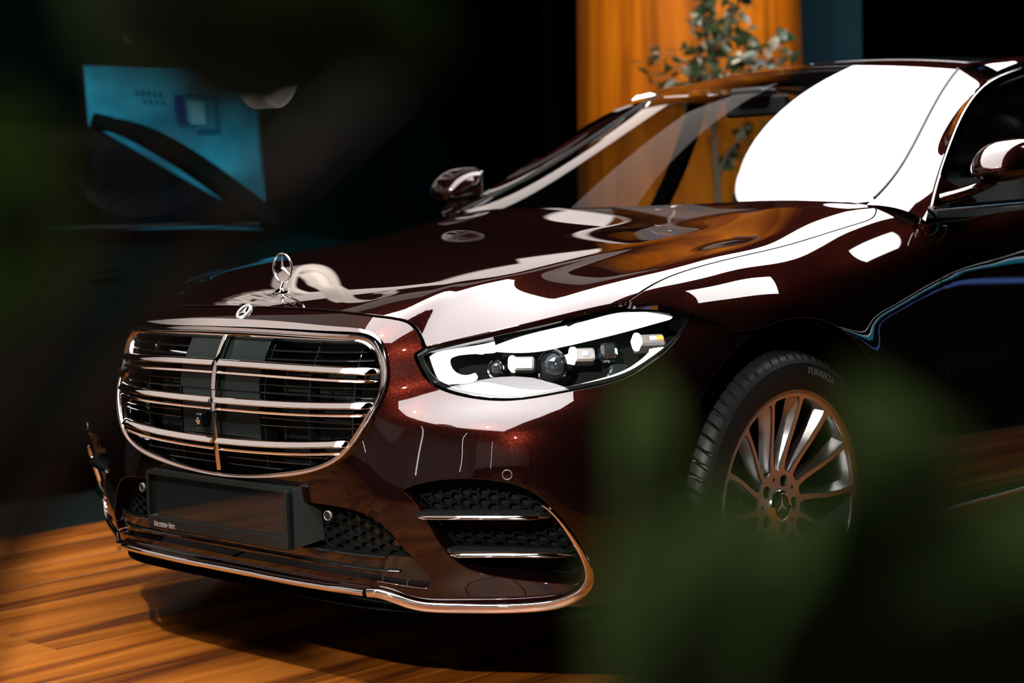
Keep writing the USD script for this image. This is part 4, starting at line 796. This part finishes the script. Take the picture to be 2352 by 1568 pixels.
WALLBLUE = P('wall_slate', base_color=(.0020, .0105, .0155), roughness=.8, specular_ior_level=.05)
WALLPALE = P('wall_pale', base_color=(.62, .53, .50), roughness=.7)
FRAMEBLK = P('lamp_frame', base_color=(.002, .003, .003), roughness=.7, specular_ior_level=.05)

floor = path_for('/World', 'floor'); UsdGeom.Xform.Define(stage, floor); tag(stage.GetPrimAtPath(floor), 'dark showroom floor with a stage of warm brown timber planks', None, None, 'structure')
part(floor, 'base', slab(-9.5, 8, -8, 12, -.20, -.0125), FLOORDARK)
def plank(x0, x1, y0, y1):
    g, c = .0009, .0016; x0 += g; x1 -= g; y0 += g; y1 -= g; V = []
    for (dx, z) in ((0, -.0125), (0, -c), (c, 0)): V += [(x0+dx, y0+dx, z), (x1-dx, y0+dx, z), (x1-dx, y1-dx, z), (x0+dx, y1-dx, z)]
    F = [(8, 9, 10), (8, 10, 11)]
    for l in (0, 4):
        for k in range(4): a, b = l+k, l+(k+1) % 4; F += [(a, b, b+4), (a, b+4, a+4)]
    return trimesh.Trimesh(np.array(V), F, process=False)
prng = np.random.default_rng(11)
for k in range(21):
    x0 = -2.03 + .25*k; y = -4.4 + prng.uniform(0, 1.6)
    if k == 5: y = -.112 - 1.9*2
    cuts = [-4.4]
    while y < 4.6:
        if y > cuts[-1] + .3: cuts.append(y)
        y += 1.9
    cuts.append(4.6)
    for a, b in zip(cuts[:-1], cuts[1:]): part(floor, 'plank', plank(x0, x0 + .25, a, b), FLOORWOOD, smooth=False)
for nm, m, mt, lb in (('wall_left', slab(-9.7, -9.5, -8, 12, 0, 4.4), WALLDARK, 'black left wall of the showroom'), ('wall_right', slab(8, 8.2, -8, 12, 0, 4.4), WALLDARK, 'black right wall of the showroom'), ('wall_back', slab(-9.5, 8, 12, 12.2, 0, 4.4), WALLDARK, 'black back wall of the showroom'), ('wall_front', slab(-9.5, 8, -8.2, -8, 0, 4.4), WALLPALE, 'unseen pale wall behind the photographer, mirrored in the chrome'), ('ceiling', slab(-9.7, 8.2, -8.2, 12.2, 4.4, 4.6), WALLDARK, 'black ceiling of the showroom')):  # front wall is out of view, kept pale for the chrome reflections
    part('/World', nm, m, mt, lb, None, None, 'structure')
bd = np.array([C + ray(px, 60)*9.9 for px in (1815, 1979)]); bx = bd[1] - bd[0]; bx[2] = 0; L_ = np.linalg.norm(bx); bx /= L_; wl = trimesh.creation.box((L_ + .3, .12, 4.4)); wl = place(wl, ((bd[0] + bd[1])/2)*[1, 1, 0] - bx*.15 + [0, 0, 2.2], bx, np.cross([0, 0, 1.], bx))
part('/World', 'wall_panel', wl, WALLBLUE, 'slate blue wall panel beside the timber column', None, None, 'structure')

def light_panel(label, poly, z, mat):
    g = Polygon(poly); t = thing('ceiling_light', label, 'light'); part(t, 'diffuser', extrude(g, .02, z), mat, 'glowing panel', smooth=False)
    part(t, 'frame', extrude(g.buffer(.05, join_style='mitre').difference(g.buffer(-.02)), .04, z + .021), FRAMEBLK, smooth=False); part(t, 'back_plate', extrude(g.buffer(-.02), .015, z + .03), FRAMEBLK, smooth=False)
    for x, y in g.buffer(-.12, join_style='mitre').exterior.coords[:4]: part(t, 'hanger', slab(x-.01, x+.01, y-.01, y+.01, z+.06, 4.4), FRAMEBLK)
light_panel('long white ceiling light over the car, out of view', SOFT_POLY, CEIL_Z, SOFT)
light_panel('small white ceiling light right of the long one, out of view', SIDE_POLY, CEIL_Z, SOFT2)
light_panel('faint pinkish panel out of view left of the long light, mirrored in the windscreen', DIM_POLY, CEIL_Z, DIM)
light_panel('wide faint pinkish panel out of view over the front of the stage, mirrored in the chrome', GLOW_POLY, CEIL_Z + .2, GLOW)
bn_ = thing('backdrop', 'tall pale fabric panel out of view left of the photographer, mirrored in the chrome', 'backdrop', (-4.2, -4.6, 0), (0, 0, -45)); part(bn_, 'fabric', slab(-2.4, 2.4, -.02, .02, .05, 3.0), WALLPALE); part(bn_, 'foot', slab(-2.3, -2.2, -.3, .3, 0, .05), FRAMEBLK); part(bn_, 'foot', slab(2.2, 2.3, -.3, .3, 0, .05), FRAMEBLK)  # unseen pale panel, placed to brighten the chrome bars from the left

bn2 = thing('backdrop', 'wide pale fabric panel out of view behind the photographer, mirrored in the chrome', 'backdrop', (3.2, -6.6, 0)); part(bn2, 'fabric', slab(-3.4, 3.4, -.02, .02, .3, 3.0), WALLPALE); part(bn2, 'foot', slab(-3.3, -3.2, -.3, .3, 0, .3), FRAMEBLK); part(bn2, 'foot', slab(3.2, 3.3, -.3, .3, 0, .3), FRAMEBLK)  # second unseen pale panel, brightens the chrome from behind the camera
TUBE = lamp('tube_light', 0, (1, .97, .95), 28.0); lf = thing('standing_light', 'two thin white light tubes out of view left of the photographer, mirrored in the bumper', 'light', (.3, -4.0, 0))  # tubes out of view, placed to draw thin bright lines on the bumper
for x0, x1, z0, z1 in ((-.812, -.80, .45, 3.0), (.80, .812, .30, 2.3)): part(lf, 'light_tube', slab(x0, x1, -.006, .006, z0, z1), TUBE, smooth=False)
part(lf, 'base_bar', slab(-.9, .9, -.2, .2, 0, .04), FRAMEBLK); part(lf, 'upright', slab(-.83, -.812, -.02, .006, .04, 3.0), FRAMEBLK); part(lf, 'upright', slab(.812, .83, -.02, .006, .04, 2.3), FRAMEBLK)
# column clad in timber
cc0 = C + ray(1589, 430)*9.3; cc0[2] = 0; hgt = np.linspace(0, 4.4, 12); col = lathe(np.stack([.612 - .020*hgt, hgt], 1), 72, 'z')
cp_ = thing('column', 'warm brown timber clad column behind the car', 'column', cc0); part(cp_, 'veneer', col, COLWOOD); part(cp_, 'plinth', lathe(np.array([[1e-4, .12], [.63, .12], [.64, .10], [.64, 0], [1e-4, 0]]), 72, 'z'), FRAMEBLK)

# potted tree in front of the column
LEAFBG = usdkit.material(stage, '/World/Looks/leaf_silver', {"oi": ("object_info", {}), "r": ("rgb_ramp", {"ramp": [(0, (.006, .014, .005)), (.5, (.018, .034, .012)), (.78, (.06, .07, .04)), (.92, (.20, .19, .14)), (1, (.34, .31, .25))]}), "d": ("principled_bsdf", {"roughness": .35}), "t": ("translucent_bsdf", {"color": (.05, .10, .03)}), "m": ("mix_closure", {"fac": .25})}, [("oi.random", "r.fac"), ("r.color", "d.base_color"), ("d.BSDF", "m.closure1"), ("t.BSDF", "m.closure2")], surface="m.closure")
BARK = P('bark', base_color=(.06, .045, .03), roughness=.8)
def leaf_mesh(L, Wd, fold=.25, curl=.15, n=5):
    V, F = [], []; xs = np.linspace(0, 1, n)
    for x in xs:
        w = Wd*.5*(math.sin(math.pi*min(1, x*.93 + .05))**.75); z = -curl*L*x*x
        V += [(-w, x*L, z + fold*w), (0, x*L, z), (w, x*L, z + fold*w)]
    for k in range(n-1):
        a = 3*k; F += [(a, a+1, a+4), (a, a+4, a+3), (a+1, a+2, a+5), (a+1, a+5, a+4)]
    return trimesh.Trimesh(np.array(V), F, process=False)
def orient(m, p, d, up):
    d = np.asarray(d, float)/np.linalg.norm(d); x = np.cross(d, up); x /= max(np.linalg.norm(x), 1e-9); return place(m, p, x, d)
trng = np.random.default_rng(5)
tb0 = C + ray(1640, 300)*8.35; tb0[2] = 0
tree = thing('potted_tree', 'small potted tree with silvery green leaves before the timber column', 'tree', tb0)
part(tree, 'pot', lathe(np.array([[1e-4, 0], [.19, 0], [.20, .02], [.24, .42], [.25, .45], [.23, .45], [.22, .40], [1e-4, .40]]), 40, 'z'), PLASTIC)
part(tree, 'trunk', sweep(curve([(0, 0, .38), (.02, .01, .8), (-.01, .02, 1.25), (0, 0, 1.7)], 14), ellipse(.02, .02, 8), up=(0, 1, 0), scale=np.linspace(1, .5, 14)), BARK)
tips = []
rt0, up0 = RT*[1, 1, 0], np.array([0, 0, 1.])
for k in range(22):
    px, py = [(1520,120),(1500,170),(1555,135),(1540,200),(1600,40),(1640,20),(1700,20),(1650,80),(1590,110),(1700,70),(1740,95),(1790,95),(1810,130),(1760,140),(1690,130),(1620,165),(1580,180),(1700,330),(1730,300),(1650,-30),(1600,-40),(1720,-30)][k]
    tip = C + ray(px, py)*(8.35 + trng.uniform(-.25, .25)) - tb0; base = np.array([0, 0, max(.9, min(1.65, tip[2] - .25))])
    b = curve([base, (base + tip)/2 + [0, 0, .06], tip], 8); part(tree, 'branch', sweep(b, ellipse(.006, .006, 5), up=(0, .3, 1), scale=np.linspace(1, .35, 8)), BARK)
    for q in range(13):
        d = trng.normal(size=3); d[2] = d[2]*.6 - .15; p0 = b[trng.integers(4, 8)] + trng.normal(size=3)*.03
        part(tree, 'leaf', orient(leaf_mesh(trng.uniform(.055, .085), trng.uniform(.038, .055), .3, .3, 4), p0, d, trng.normal(size=3) + up0), LEAFBG, smooth=True)

# the other car, black, side-on behind the stage
DIMTRIM = P('dim_trim', base_color=(.006, .010, .010), roughness=.6, specular_ior_level=0.0)
BCAR = P('black_car_paint', base_color=(.0004, .0022, .0022), roughness=.7, specular_ior_level=0.0)
oc = thing('background_car', 'black car in the dark at the left, seen from its side', 'car', (-3.45, 1.0, 0), (0, 0, 180))
yc = np.linspace(-2.6, 2.45, 60); half = PchipInterpolator([-2.6, -2.4, -1.8, 0, 1.8, 2.3, 2.45], [.62, .80, .92, .94, .93, .82, .66])(yc); top = PchipInterpolator([-2.6, -2.4, -1.25, .9, 2.2, 2.45], [.62, .80, 1.0, 1.03, 1.05, .80])(yc)
sec2 = [(-.0, 1.0, 1), (.55, .995, 1), (.80, .95, 1), (.95, .80, 1), (1.0, .62, 0), (1.0, .40, 0), (.97, .26, 0), (.90, .17, 0)]
G2 = np.zeros((60, 15, 3))
for i in range(60):
    s = np.array([[a*half[i], (.17 + (b - .17)/(1 - .17)*(top[i] - .17))] for a, b, _ in sec2]); s = np.vstack([s[::-1]*[-1, 1], s[1:]]); G2[i] = np.stack([s[:, 0], np.full(15, yc[i]), s[:, 1]], 1)
ob = trimesh.Trimesh(*grid_mesh(G2)[:2], process=False)
if ob.face_normals[:, 2].mean() < 0: ob.invert()
caps2 = [trimesh.Trimesh(np.vstack([G2[k], G2[k].mean(0)]), [(j, (j+1) % 15, 15) for j in range(15)], process=False) for k in (0, -1)]
part(oc, 'body', trimesh.util.concatenate([ob] + caps2), BCAR, smooth=40)
roofy = np.linspace(-.62, 1.15, 24); rz = PchipInterpolator([-.62, -.3, .1, .6, 1.15], [1.465, 1.515, 1.53, 1.50, 1.40])(roofy); us = np.linspace(-1, 1, 13)
rf = np.stack([np.stack([us*.60, np.full(13, a), b - .05*np.abs(us)**2.5], 1) for a, b in zip(roofy, rz)]); rf2 = rf - [0, 0, .03]
part(oc, 'roof', trimesh.util.concatenate([trimesh.Trimesh(*grid_mesh(g)[:2], process=False) for g in (rf, rf2)]), BCAR)
for s in (-1, 1):
    for nm, pts in (('front_pillar', [(.56*s, -.58, 1.44), (.66*s, -.83, 1.345), (.74*s, -1.08, 1.17), (.80*s, -1.28, 1.02)]), ('middle_pillar', [(.60*s, .35, 1.46), (.74*s, .38, 1.20), (.86*s, .40, 1.02)]), ('rear_pillar', [(.58*s, 1.12, 1.33), (.68*s, 1.45, 1.20), (.80*s, 1.75, 1.04)])):
        part(oc, nm, sweep(curve(pts, 14), rrect(.06, .11, .02), up=(0, 1, .2)), BCAR)
    gl = np.stack([np.stack([np.interp(k, [0, 1], [.84, .595])*s + 0*yv, yv, np.interp(k, [0, 1], [1.02, 1.42]) + 0*yv], 1) for k, yv in ((0, np.linspace(-1.15, 1.7, 12)), (1, np.linspace(-.55, 1.1, 12)))]); part(oc, 'side_window', trimesh.Trimesh(*grid_mesh(gl)[:2], process=False), DARKPANE)
    part(oc, 'belt_trim', sweep(curve([(.87*s, -1.15, 1.015), (.885*s, .2, 1.02), (.87*s, 1.7, 1.025)], 20), ellipse(.005, .008, 8), up=(0, 0, 1)), DIMTRIM, 'thin grey window trim')
    part(oc, 'door_handle', rbox(.02, .16, .025, .006, (.93*s, -.35, .86)), BCAR); part(oc, 'door_handle', rbox(.02, .16, .025, .006, (.93*s, .75, .87)), BCAR)
    part(oc, 'wing_mirror', rbox(.16, .09, .10, .03, (.98*s, -.85, 1.06)), BCAR)
for a, b, nm in (((-.60, 1.45), (-1.28, 1.02), 'windscreen'), ((1.13, 1.34), (1.80, 1.04), 'rear_window')):
    g = np.stack([np.stack([us*w, np.full(13, q[0]), q[1] - .04*np.abs(us)**2], 1) for q, w in ((a, .57), (b, .80))]); part(oc, nm, trimesh.Trimesh(*grid_mesh(g)[:2], process=False), DARKPANE)
ow = trimesh.util.concatenate([lathe(np.array([[.20, .10], [.32, .11], [.34, .09], [.34, -.10], [.20, -.11], [.20, .10]]), 40), lathe(np.array([[1e-4, .07], [.20, .10], [.20, .05], [1e-4, .03]]), 40)])
for x in (-.84, .84):
    for y in (-1.5, 1.5):
        w_ = ow.copy(); w_.vertices *= [1 if x > 0 else -1, 1, 1]
        if x < 0: w_.invert()
        w_.apply_translation((x, y, .34)); part(oc, 'wheel', w_, RUBBER)

gp = thing('light_box', 'long pale glowing board out of view above the black car, mirrored in the hood', 'light box', (-6.2, 5.9, 0)); part(gp, 'board', slab(-.03, .03, -2.4, 2.6, 3.35, 4.3), lamp('board_glow', 0, (1.0, .86, .80), 1.5)); part(gp, 'post', slab(-.12, -.06, -2.0, -1.9, 0, 4.2), FRAMEBLK); part(gp, 'post', slab(-.12, -.06, 2.0, 2.1, 0, 4.2), FRAMEBLK); part(gp, 'crossbar', slab(-.10, -.04, -2.3, 2.5, 3.7, 3.8), FRAMEBLK)  # glowing board out of view, placed for the reflections in hood and windscreen
# cyan screen on the dark wall behind it
sx = -5.3; scr = [on(0, *p, sx) for p in ((203, 143), (590, 158), (570, 412), (199, 300))]
oy0, oy1 = scr[0][1], scr[1][1]; ztop = (scr[0][2] + scr[1][2])/2; sw, sh = oy1 - oy0, 1.45
wl2 = thing('screen_wall', 'free standing black wall holding the cyan screen', 'wall', (sx - .20, (oy0+oy1)/2, 0)); part(wl2, 'wall_board', slab(-.1, .1, -1.5, 2.6, 0, 3.2), WALLDARK)
scn = thing('screen', 'glowing cyan screen behind the black car', 'screen', (sx, (oy0+oy1)/2, ztop - sh/2), (2.2, 0, 0))
def emit_grad(name, c0, c1, k):
    return usdkit.material(stage, '/World/Looks/' + name, {"tc": ("texture_coordinate", {}), "mp": ("mapping", {"scale": (1.3, 1.3, 2.2)}), "n": ("noise_texture", {"scale": 1.6, "detail": 5.0, "roughness": .6}), "r": ("rgb_ramp", {"ramp": [(.25, c0), (.75, c1)]}), "e": ("emission", {"strength": k})}, [("tc.object", "mp.vector"), ("mp.vector", "n.vector"), ("n.fac", "r.fac"), ("r.color", "e.color")], surface="e.emission")
SCREEN = emit_grad('screen_glow', (.002, .075, .13), (.02, .23, .33), 1.0); SCRNAVY = lamp('screen_navy', 0, (.0, .022, .11), 1.0); SCRPALE = lamp('screen_pale', 0, (.09, .33, .42), 1.0); SCRMID = lamp('screen_mid', 0, (.0, .055, .11), 1.0)
part(scn, 'display', slab(0, .02, -sw/2, sw/2, -sh/2, sh/2), SCREEN, 'cyan picture'); part(scn, 'frame', slab(-.06, -.001, -sw/2-.02, sw/2+.02, -sh/2-.02, sh/2+.02), FRAMEBLK)
def spx(x0, y0, x1, y1, mat, nm='graphic', lift=.003):
    a, b = on(0, x0, y0, sx + .02), on(0, x1, y1, sx + .02); oc_ = np.array([sx, (oy0+oy1)/2, ztop - sh/2]); a, b = a - oc_, b - oc_
    part(scn, nm, slab(.02, .02 + lift, min(a[1], b[1]), max(a[1], b[1]), min(a[2], b[2]), max(a[2], b[2])), mat)
for r_ in ((410, 216, 436, 286), ): spx(*r_, SCRNAVY)
for r_ in ((436, 214, 506, 226), (498, 226, 510, 300), (412, 283, 455, 291), (455, 296, 512, 311)): spx(*r_, SCRMID)
spx(440, 232, 476, 284, SCRPALE)
for k in range(5): spx(318 + 14*k, 200 + 2*k, 327 + 14*k, 214 + 2*k, SCRMID)
for k in range(4): spx(335 + 15*k, 222 + 2*k, 343 + 15*k, 234 + 2*k, SCRMID)

# hanging sign: big drawn S and the word CLASS
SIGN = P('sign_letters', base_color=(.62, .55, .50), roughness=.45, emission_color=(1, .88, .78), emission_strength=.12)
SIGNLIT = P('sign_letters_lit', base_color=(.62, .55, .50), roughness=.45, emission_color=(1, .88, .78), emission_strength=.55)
sgx = -2.55; c_l = on(0, 276, 60, sgx); c_r = on(0, 520, 100, sgx)
def sign_place(m, org): return place(m, org, (0, 1, 0), (0, 0, 1))     # reads along +y, faces +x
s_b = on(0, 590, 241, sgx)
def stroke(path, wid, n=90, thin=1.0):
    p = curve(path, n); t = np.gradient(p, axis=0); t /= np.linalg.norm(t, axis=1, keepdims=True); nrm = np.stack([-t[:, 1], t[:, 0]], 1); w = np.interp(np.linspace(0, 1, n), *wid)[:, None]*thin
    return Polygon(np.vstack([p + nrm*w, (p - nrm*w)[::-1]])).buffer(0)
Sp = [(-.28, .46), (-.27, .26), (-.14, .05), (.06, .01), (.25, .16), (.22, .46), (-.10, .86), (-.26, 1.16), (-.14, 1.46), (.16, 1.58), (.44, 1.44), (.48, 1.20)]
S2 = [(.10, .10), (.20, .30), (.10, .52), (-.18, .84), (-.34, 1.10)]
S_shape = affinity.scale(shapely.union_all([stroke(Sp, ([0, .1, .3, .5, .8, 1], [.010, .03, .05, .06, .05, .04]), thin=.6), stroke(S2, ([0, .3, .8, 1], [.01, .045, .05, .01]), thin=.5), Polygon([(.38, 1.12), (.56, 1.30), (.66, 1.02)])]), .98, .95, origin=(0, 0))
sg = thing('hanging_sign', 'large hanging sign with a drawn letter S and the word CLASS', 'sign', (sgx, s_b[1], s_b[2]), (0, 0, 30)); sgr, sgn_ = np.array([-.5, .866, 0]), np.array([.866, .5, 0])
def on_sign(px, py): d = ray(px, py); p = C + d*(((s_b - C) @ sgn_)/(d @ sgn_)) - s_b; return p @ sgr, p[2]
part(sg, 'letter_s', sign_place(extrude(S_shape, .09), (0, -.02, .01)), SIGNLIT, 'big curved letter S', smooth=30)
def serif_word(s, h):
    out = []; x = 0; w = h*.14
    for ch in s:
        if ch == 'C': g = Point(.36*h, .5*h).buffer(.5*h).difference(Point(.40*h, .5*h).buffer(.385*h)).difference(sbox(.55*h, .28*h, 2*h, .74*h)); g = affinity.scale(g, .86, 1, origin=(0, 0)); g = g.union(sbox(.60*h, .66*h, .66*h, .92*h)); wd = .74*h
        elif ch == 'L': g = shapely.union_all([sbox(.12*h, 0, .12*h + w, h), sbox(0, 0, .62*h, .07*h), sbox(0, .93*h, .38*h, h), Polygon([(.56*h, 0), (.66*h, .28*h), (.60*h, .28*h), (.48*h, .06*h)])]); wd = .72*h
        elif ch == 'A': g = shapely.union_all([Polygon([(.36*h, h), (.44*h, h), (.13*h, 0), (.08*h, 0)]), Polygon([(.34*h, h), (.46*h, h), (.80*h, 0), (.62*h, 0)]), sbox(.20*h, .32*h, .60*h, .38*h), sbox(-.02*h, 0, .26*h, .06*h), sbox(.50*h, 0, .92*h, .06*h)]); wd = .98*h
        else: g = shapely.union_all([stroke([(.08*h, .16*h), (.26*h, .05*h), (.46*h, .14*h), (.44*h, .34*h), (.26*h, .50*h), (.10*h, .66*h), (.14*h, .88*h), (.30*h, .95*h), (.46*h, .86*h)], ([0, .25, .5, .75, 1], [.03*h, .05*h, .075*h, .05*h, .03*h]), 50), sbox(.03*h, .0, .085*h, .26*h), sbox(.45*h, .74*h, .50*h, h)]); wd = .64*h
        out.append((affinity.translate(g, x, 0), wd)); x += wd
    return out, x
letters, wtot = serif_word('CLASS', .34)
wy0, wz0 = on_sign(276, 80); wy1, _ = on_sign(512, 110); wz0 -= .02; wsc = (wy1 - wy0)/wtot
for g, wd in letters:
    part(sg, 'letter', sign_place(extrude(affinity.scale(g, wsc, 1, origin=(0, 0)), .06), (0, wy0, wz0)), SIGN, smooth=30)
for yy_ in (-.1, .3): part(sg, 'hanging_wire', slab(.03, .036, yy_, yy_ + .006, 1.4, 4.4 - s_b[2]), FRAMEBLK)
part(sg, 'hanging_wire', slab(.03, .036, wy0 + .2, wy0 + .206, wz0 + .2, 4.4 - s_b[2]), FRAMEBLK); part(sg, 'letter_rail', slab(.0, .02, wy0, wy1, wz0 + .15, wz0 + .17), FRAMEBLK)

# counter with light lines, out of view at the right, placed to be mirrored in the doors
ctr = thing('display_counter', 'low dark counter out of view, its thin blue white light lines mirrored in the doors', 'counter', (3.9, 6.4, 0), (0, 0, -30))
part(ctr, 'body', rbox(4.2, .6, 1.0, .02, (0, 0, .5)), FRAMEBLK)
LINEW = lamp('line_white', 0, (.75, .88, 1.0), 5.0); LINEC = lamp('line_cyan', 0, (.03, .30, .42), 2.2); LINEB = lamp('line_blue', 0, (.12, .22, .65), 3.0)
for z0, z1, mt in ((1.03, 1.045, LINEW), (.875, .89, LINEW), (.79, .875, LINEC), (.62, .64, LINEB)): part(ctr, 'light_line', slab(-2.05, 2.05, -.315, -.301, z0 - .05, z1 - .05), mt)

# ------------------------------------------------------------------ plants close to the lens
LEAFFG = usdkit.material(stage, '/World/Looks/leaf_green', {"d": ("principled_bsdf", {"base_color": (.068, .105, .044), "roughness": .42}), "t": ("translucent_bsdf", {"color": (.075, .125, .034)}), "m": ("mix_closure", {"fac": .35})}, [("d.BSDF", "m.closure1"), ("t.BSDF", "m.closure2")], surface="m.closure")
LEAFSHADE = usdkit.material(stage, '/World/Looks/leaf_shaded', {"d": ("principled_bsdf", {"base_color": (.020, .036, .010), "roughness": .5}), "t": ("translucent_bsdf", {"color": (.022, .045, .006)}), "m": ("mix_closure", {"fac": .35})}, [("d.BSDF", "m.closure1"), ("t.BSDF", "m.closure2")], surface="m.closure")  # darker copy of the leaf green, shade put into the colour
def close_plant(label, pot, leaves, seed, LEAFFG=LEAFFG):
    g = np.random.default_rng(seed); pot = np.array(pot, float); t = thing('potted_plant', label, 'plant', pot)
    part(t, 'pot', lathe(np.array([[1e-4, 0], [.13, 0], [.14, .01], [.17, .28], [.175, .30], [.16, .30], [.155, .27], [1e-4, .27]]), 40, 'z'), PLASTIC)
    pts = []
    for px, py, d, L, rollv, tilt in leaves:
        ctr_ = C + ray(px, py)*d - pot; ax = RT*math.cos(math.radians(rollv)) + UP*math.sin(math.radians(rollv)); nr = -FW + UP*math.sin(math.radians(tilt)) + RT*.3*g.normal()
        m = leaf_mesh(L, L*.62, .18, .18, 7); base = ctr_ - ax*L*.5; part(t, 'leaf', orient(m, base, ax, np.cross(np.cross(ax, nr), ax)), LEAFFG, smooth=True); pts.append(base)
    for k, b in enumerate(pts):
        r0_ = np.array([.03*math.cos(k*2.4), .03*math.sin(k*2.4), .26]); mid = r0_*.45 + b*.55 + np.array([0, 0, .10]); mid[:2] = r0_[:2]*.6 + b[:2]*.4
        part(t, 'stem', sweep(curve([r0_, mid, b], 14), ellipse(.0022, .0022, 6), up=(.3, .2, 1) if abs(b[2]) < 9 else (0, 0, 1), scale=np.linspace(1.4, .7, 14)), BARK)
fwd = lambda px, py, d: C + ray(px, py)*d
pb1 = fwd(1900, 2600, .85); pb1[2] = 0; pb2 = fwd(-700, 900, .9); pb2[2] = 0
close_plant('leafy green plant in the lower right foreground, far out of focus', pb1, [
    (1480, 980, .50, .034, 80, 15), (1475, 1090, .50, .030, 100, 0), (2060, 1040, .46, .045, 115, 20), (2110, 1150, .45, .042, 70, 10), (2230, 1290, .46, .040, 40, 10), (2010, 1180, .47, .035, 95, 10),
    (1520, 1290, .50, .045, 130, -20), (1500, 1420, .46, .055, 100, -8), (1640, 1430, .44, .070, 80, -8), (1860, 1470, .44, .080, 60, -8), (2100, 1440, .44, .085, 100, -8), (2310, 1450, .44, .080, 60, -8),
    (1530, 1540, .45, .060, 80, -8), (1760, 1540, .44, .075, 60, -8), (2050, 1545, .44, .085, 0, -8), (2290, 1560, .44, .085, 0, -8), (1640, 1260, .48, .040, 110, -20), (1790, 1390, .46, .05, 70, -20), (2010, 1350, .46, .05, 90, -20), (1560, 1180, .49, .03, 100, -10),
    (1570, 1530, .60, .08, 80, -45), (1740, 1500, .62, .09, 60, -45), (1920, 1500, .60, .09, 100, -45), (2110, 1490, .62, .09, 70, -45), (2300, 1490, .60, .09, 90, -45), (1680, 1590, .64, .09, 100, -45), (1960, 1590, .64, .10, 80, -45), (2220, 1590, .64, .10, 110, -45)], 3)  # this last row of leaves is added behind to shade the nearer ones
close_plant('leafy green plant at the left edge, close to the lens and blurred', pb2, [
    (590, 165, .46, .050, 185, 0), (520, 90, .46, .055, 165, 0), (760, 60, .44, .055, 170, 10), (600, 100, .44, .055, 200, -10), (430, 50, .46, .060, 190, -20), (300, -10, .46, .05, 150, -20), (640, -20, .46, .06, 10, -20), (870, 40, .45, .03, 175, 10), (560, 140, .46, .035, 250, -10),
    (20, 400, .46, .045, 100, 0), (50, 560, .46, .045, 80, 0), (30, 640, .48, .035, 60, -10)], 4, LEAFSHADE)
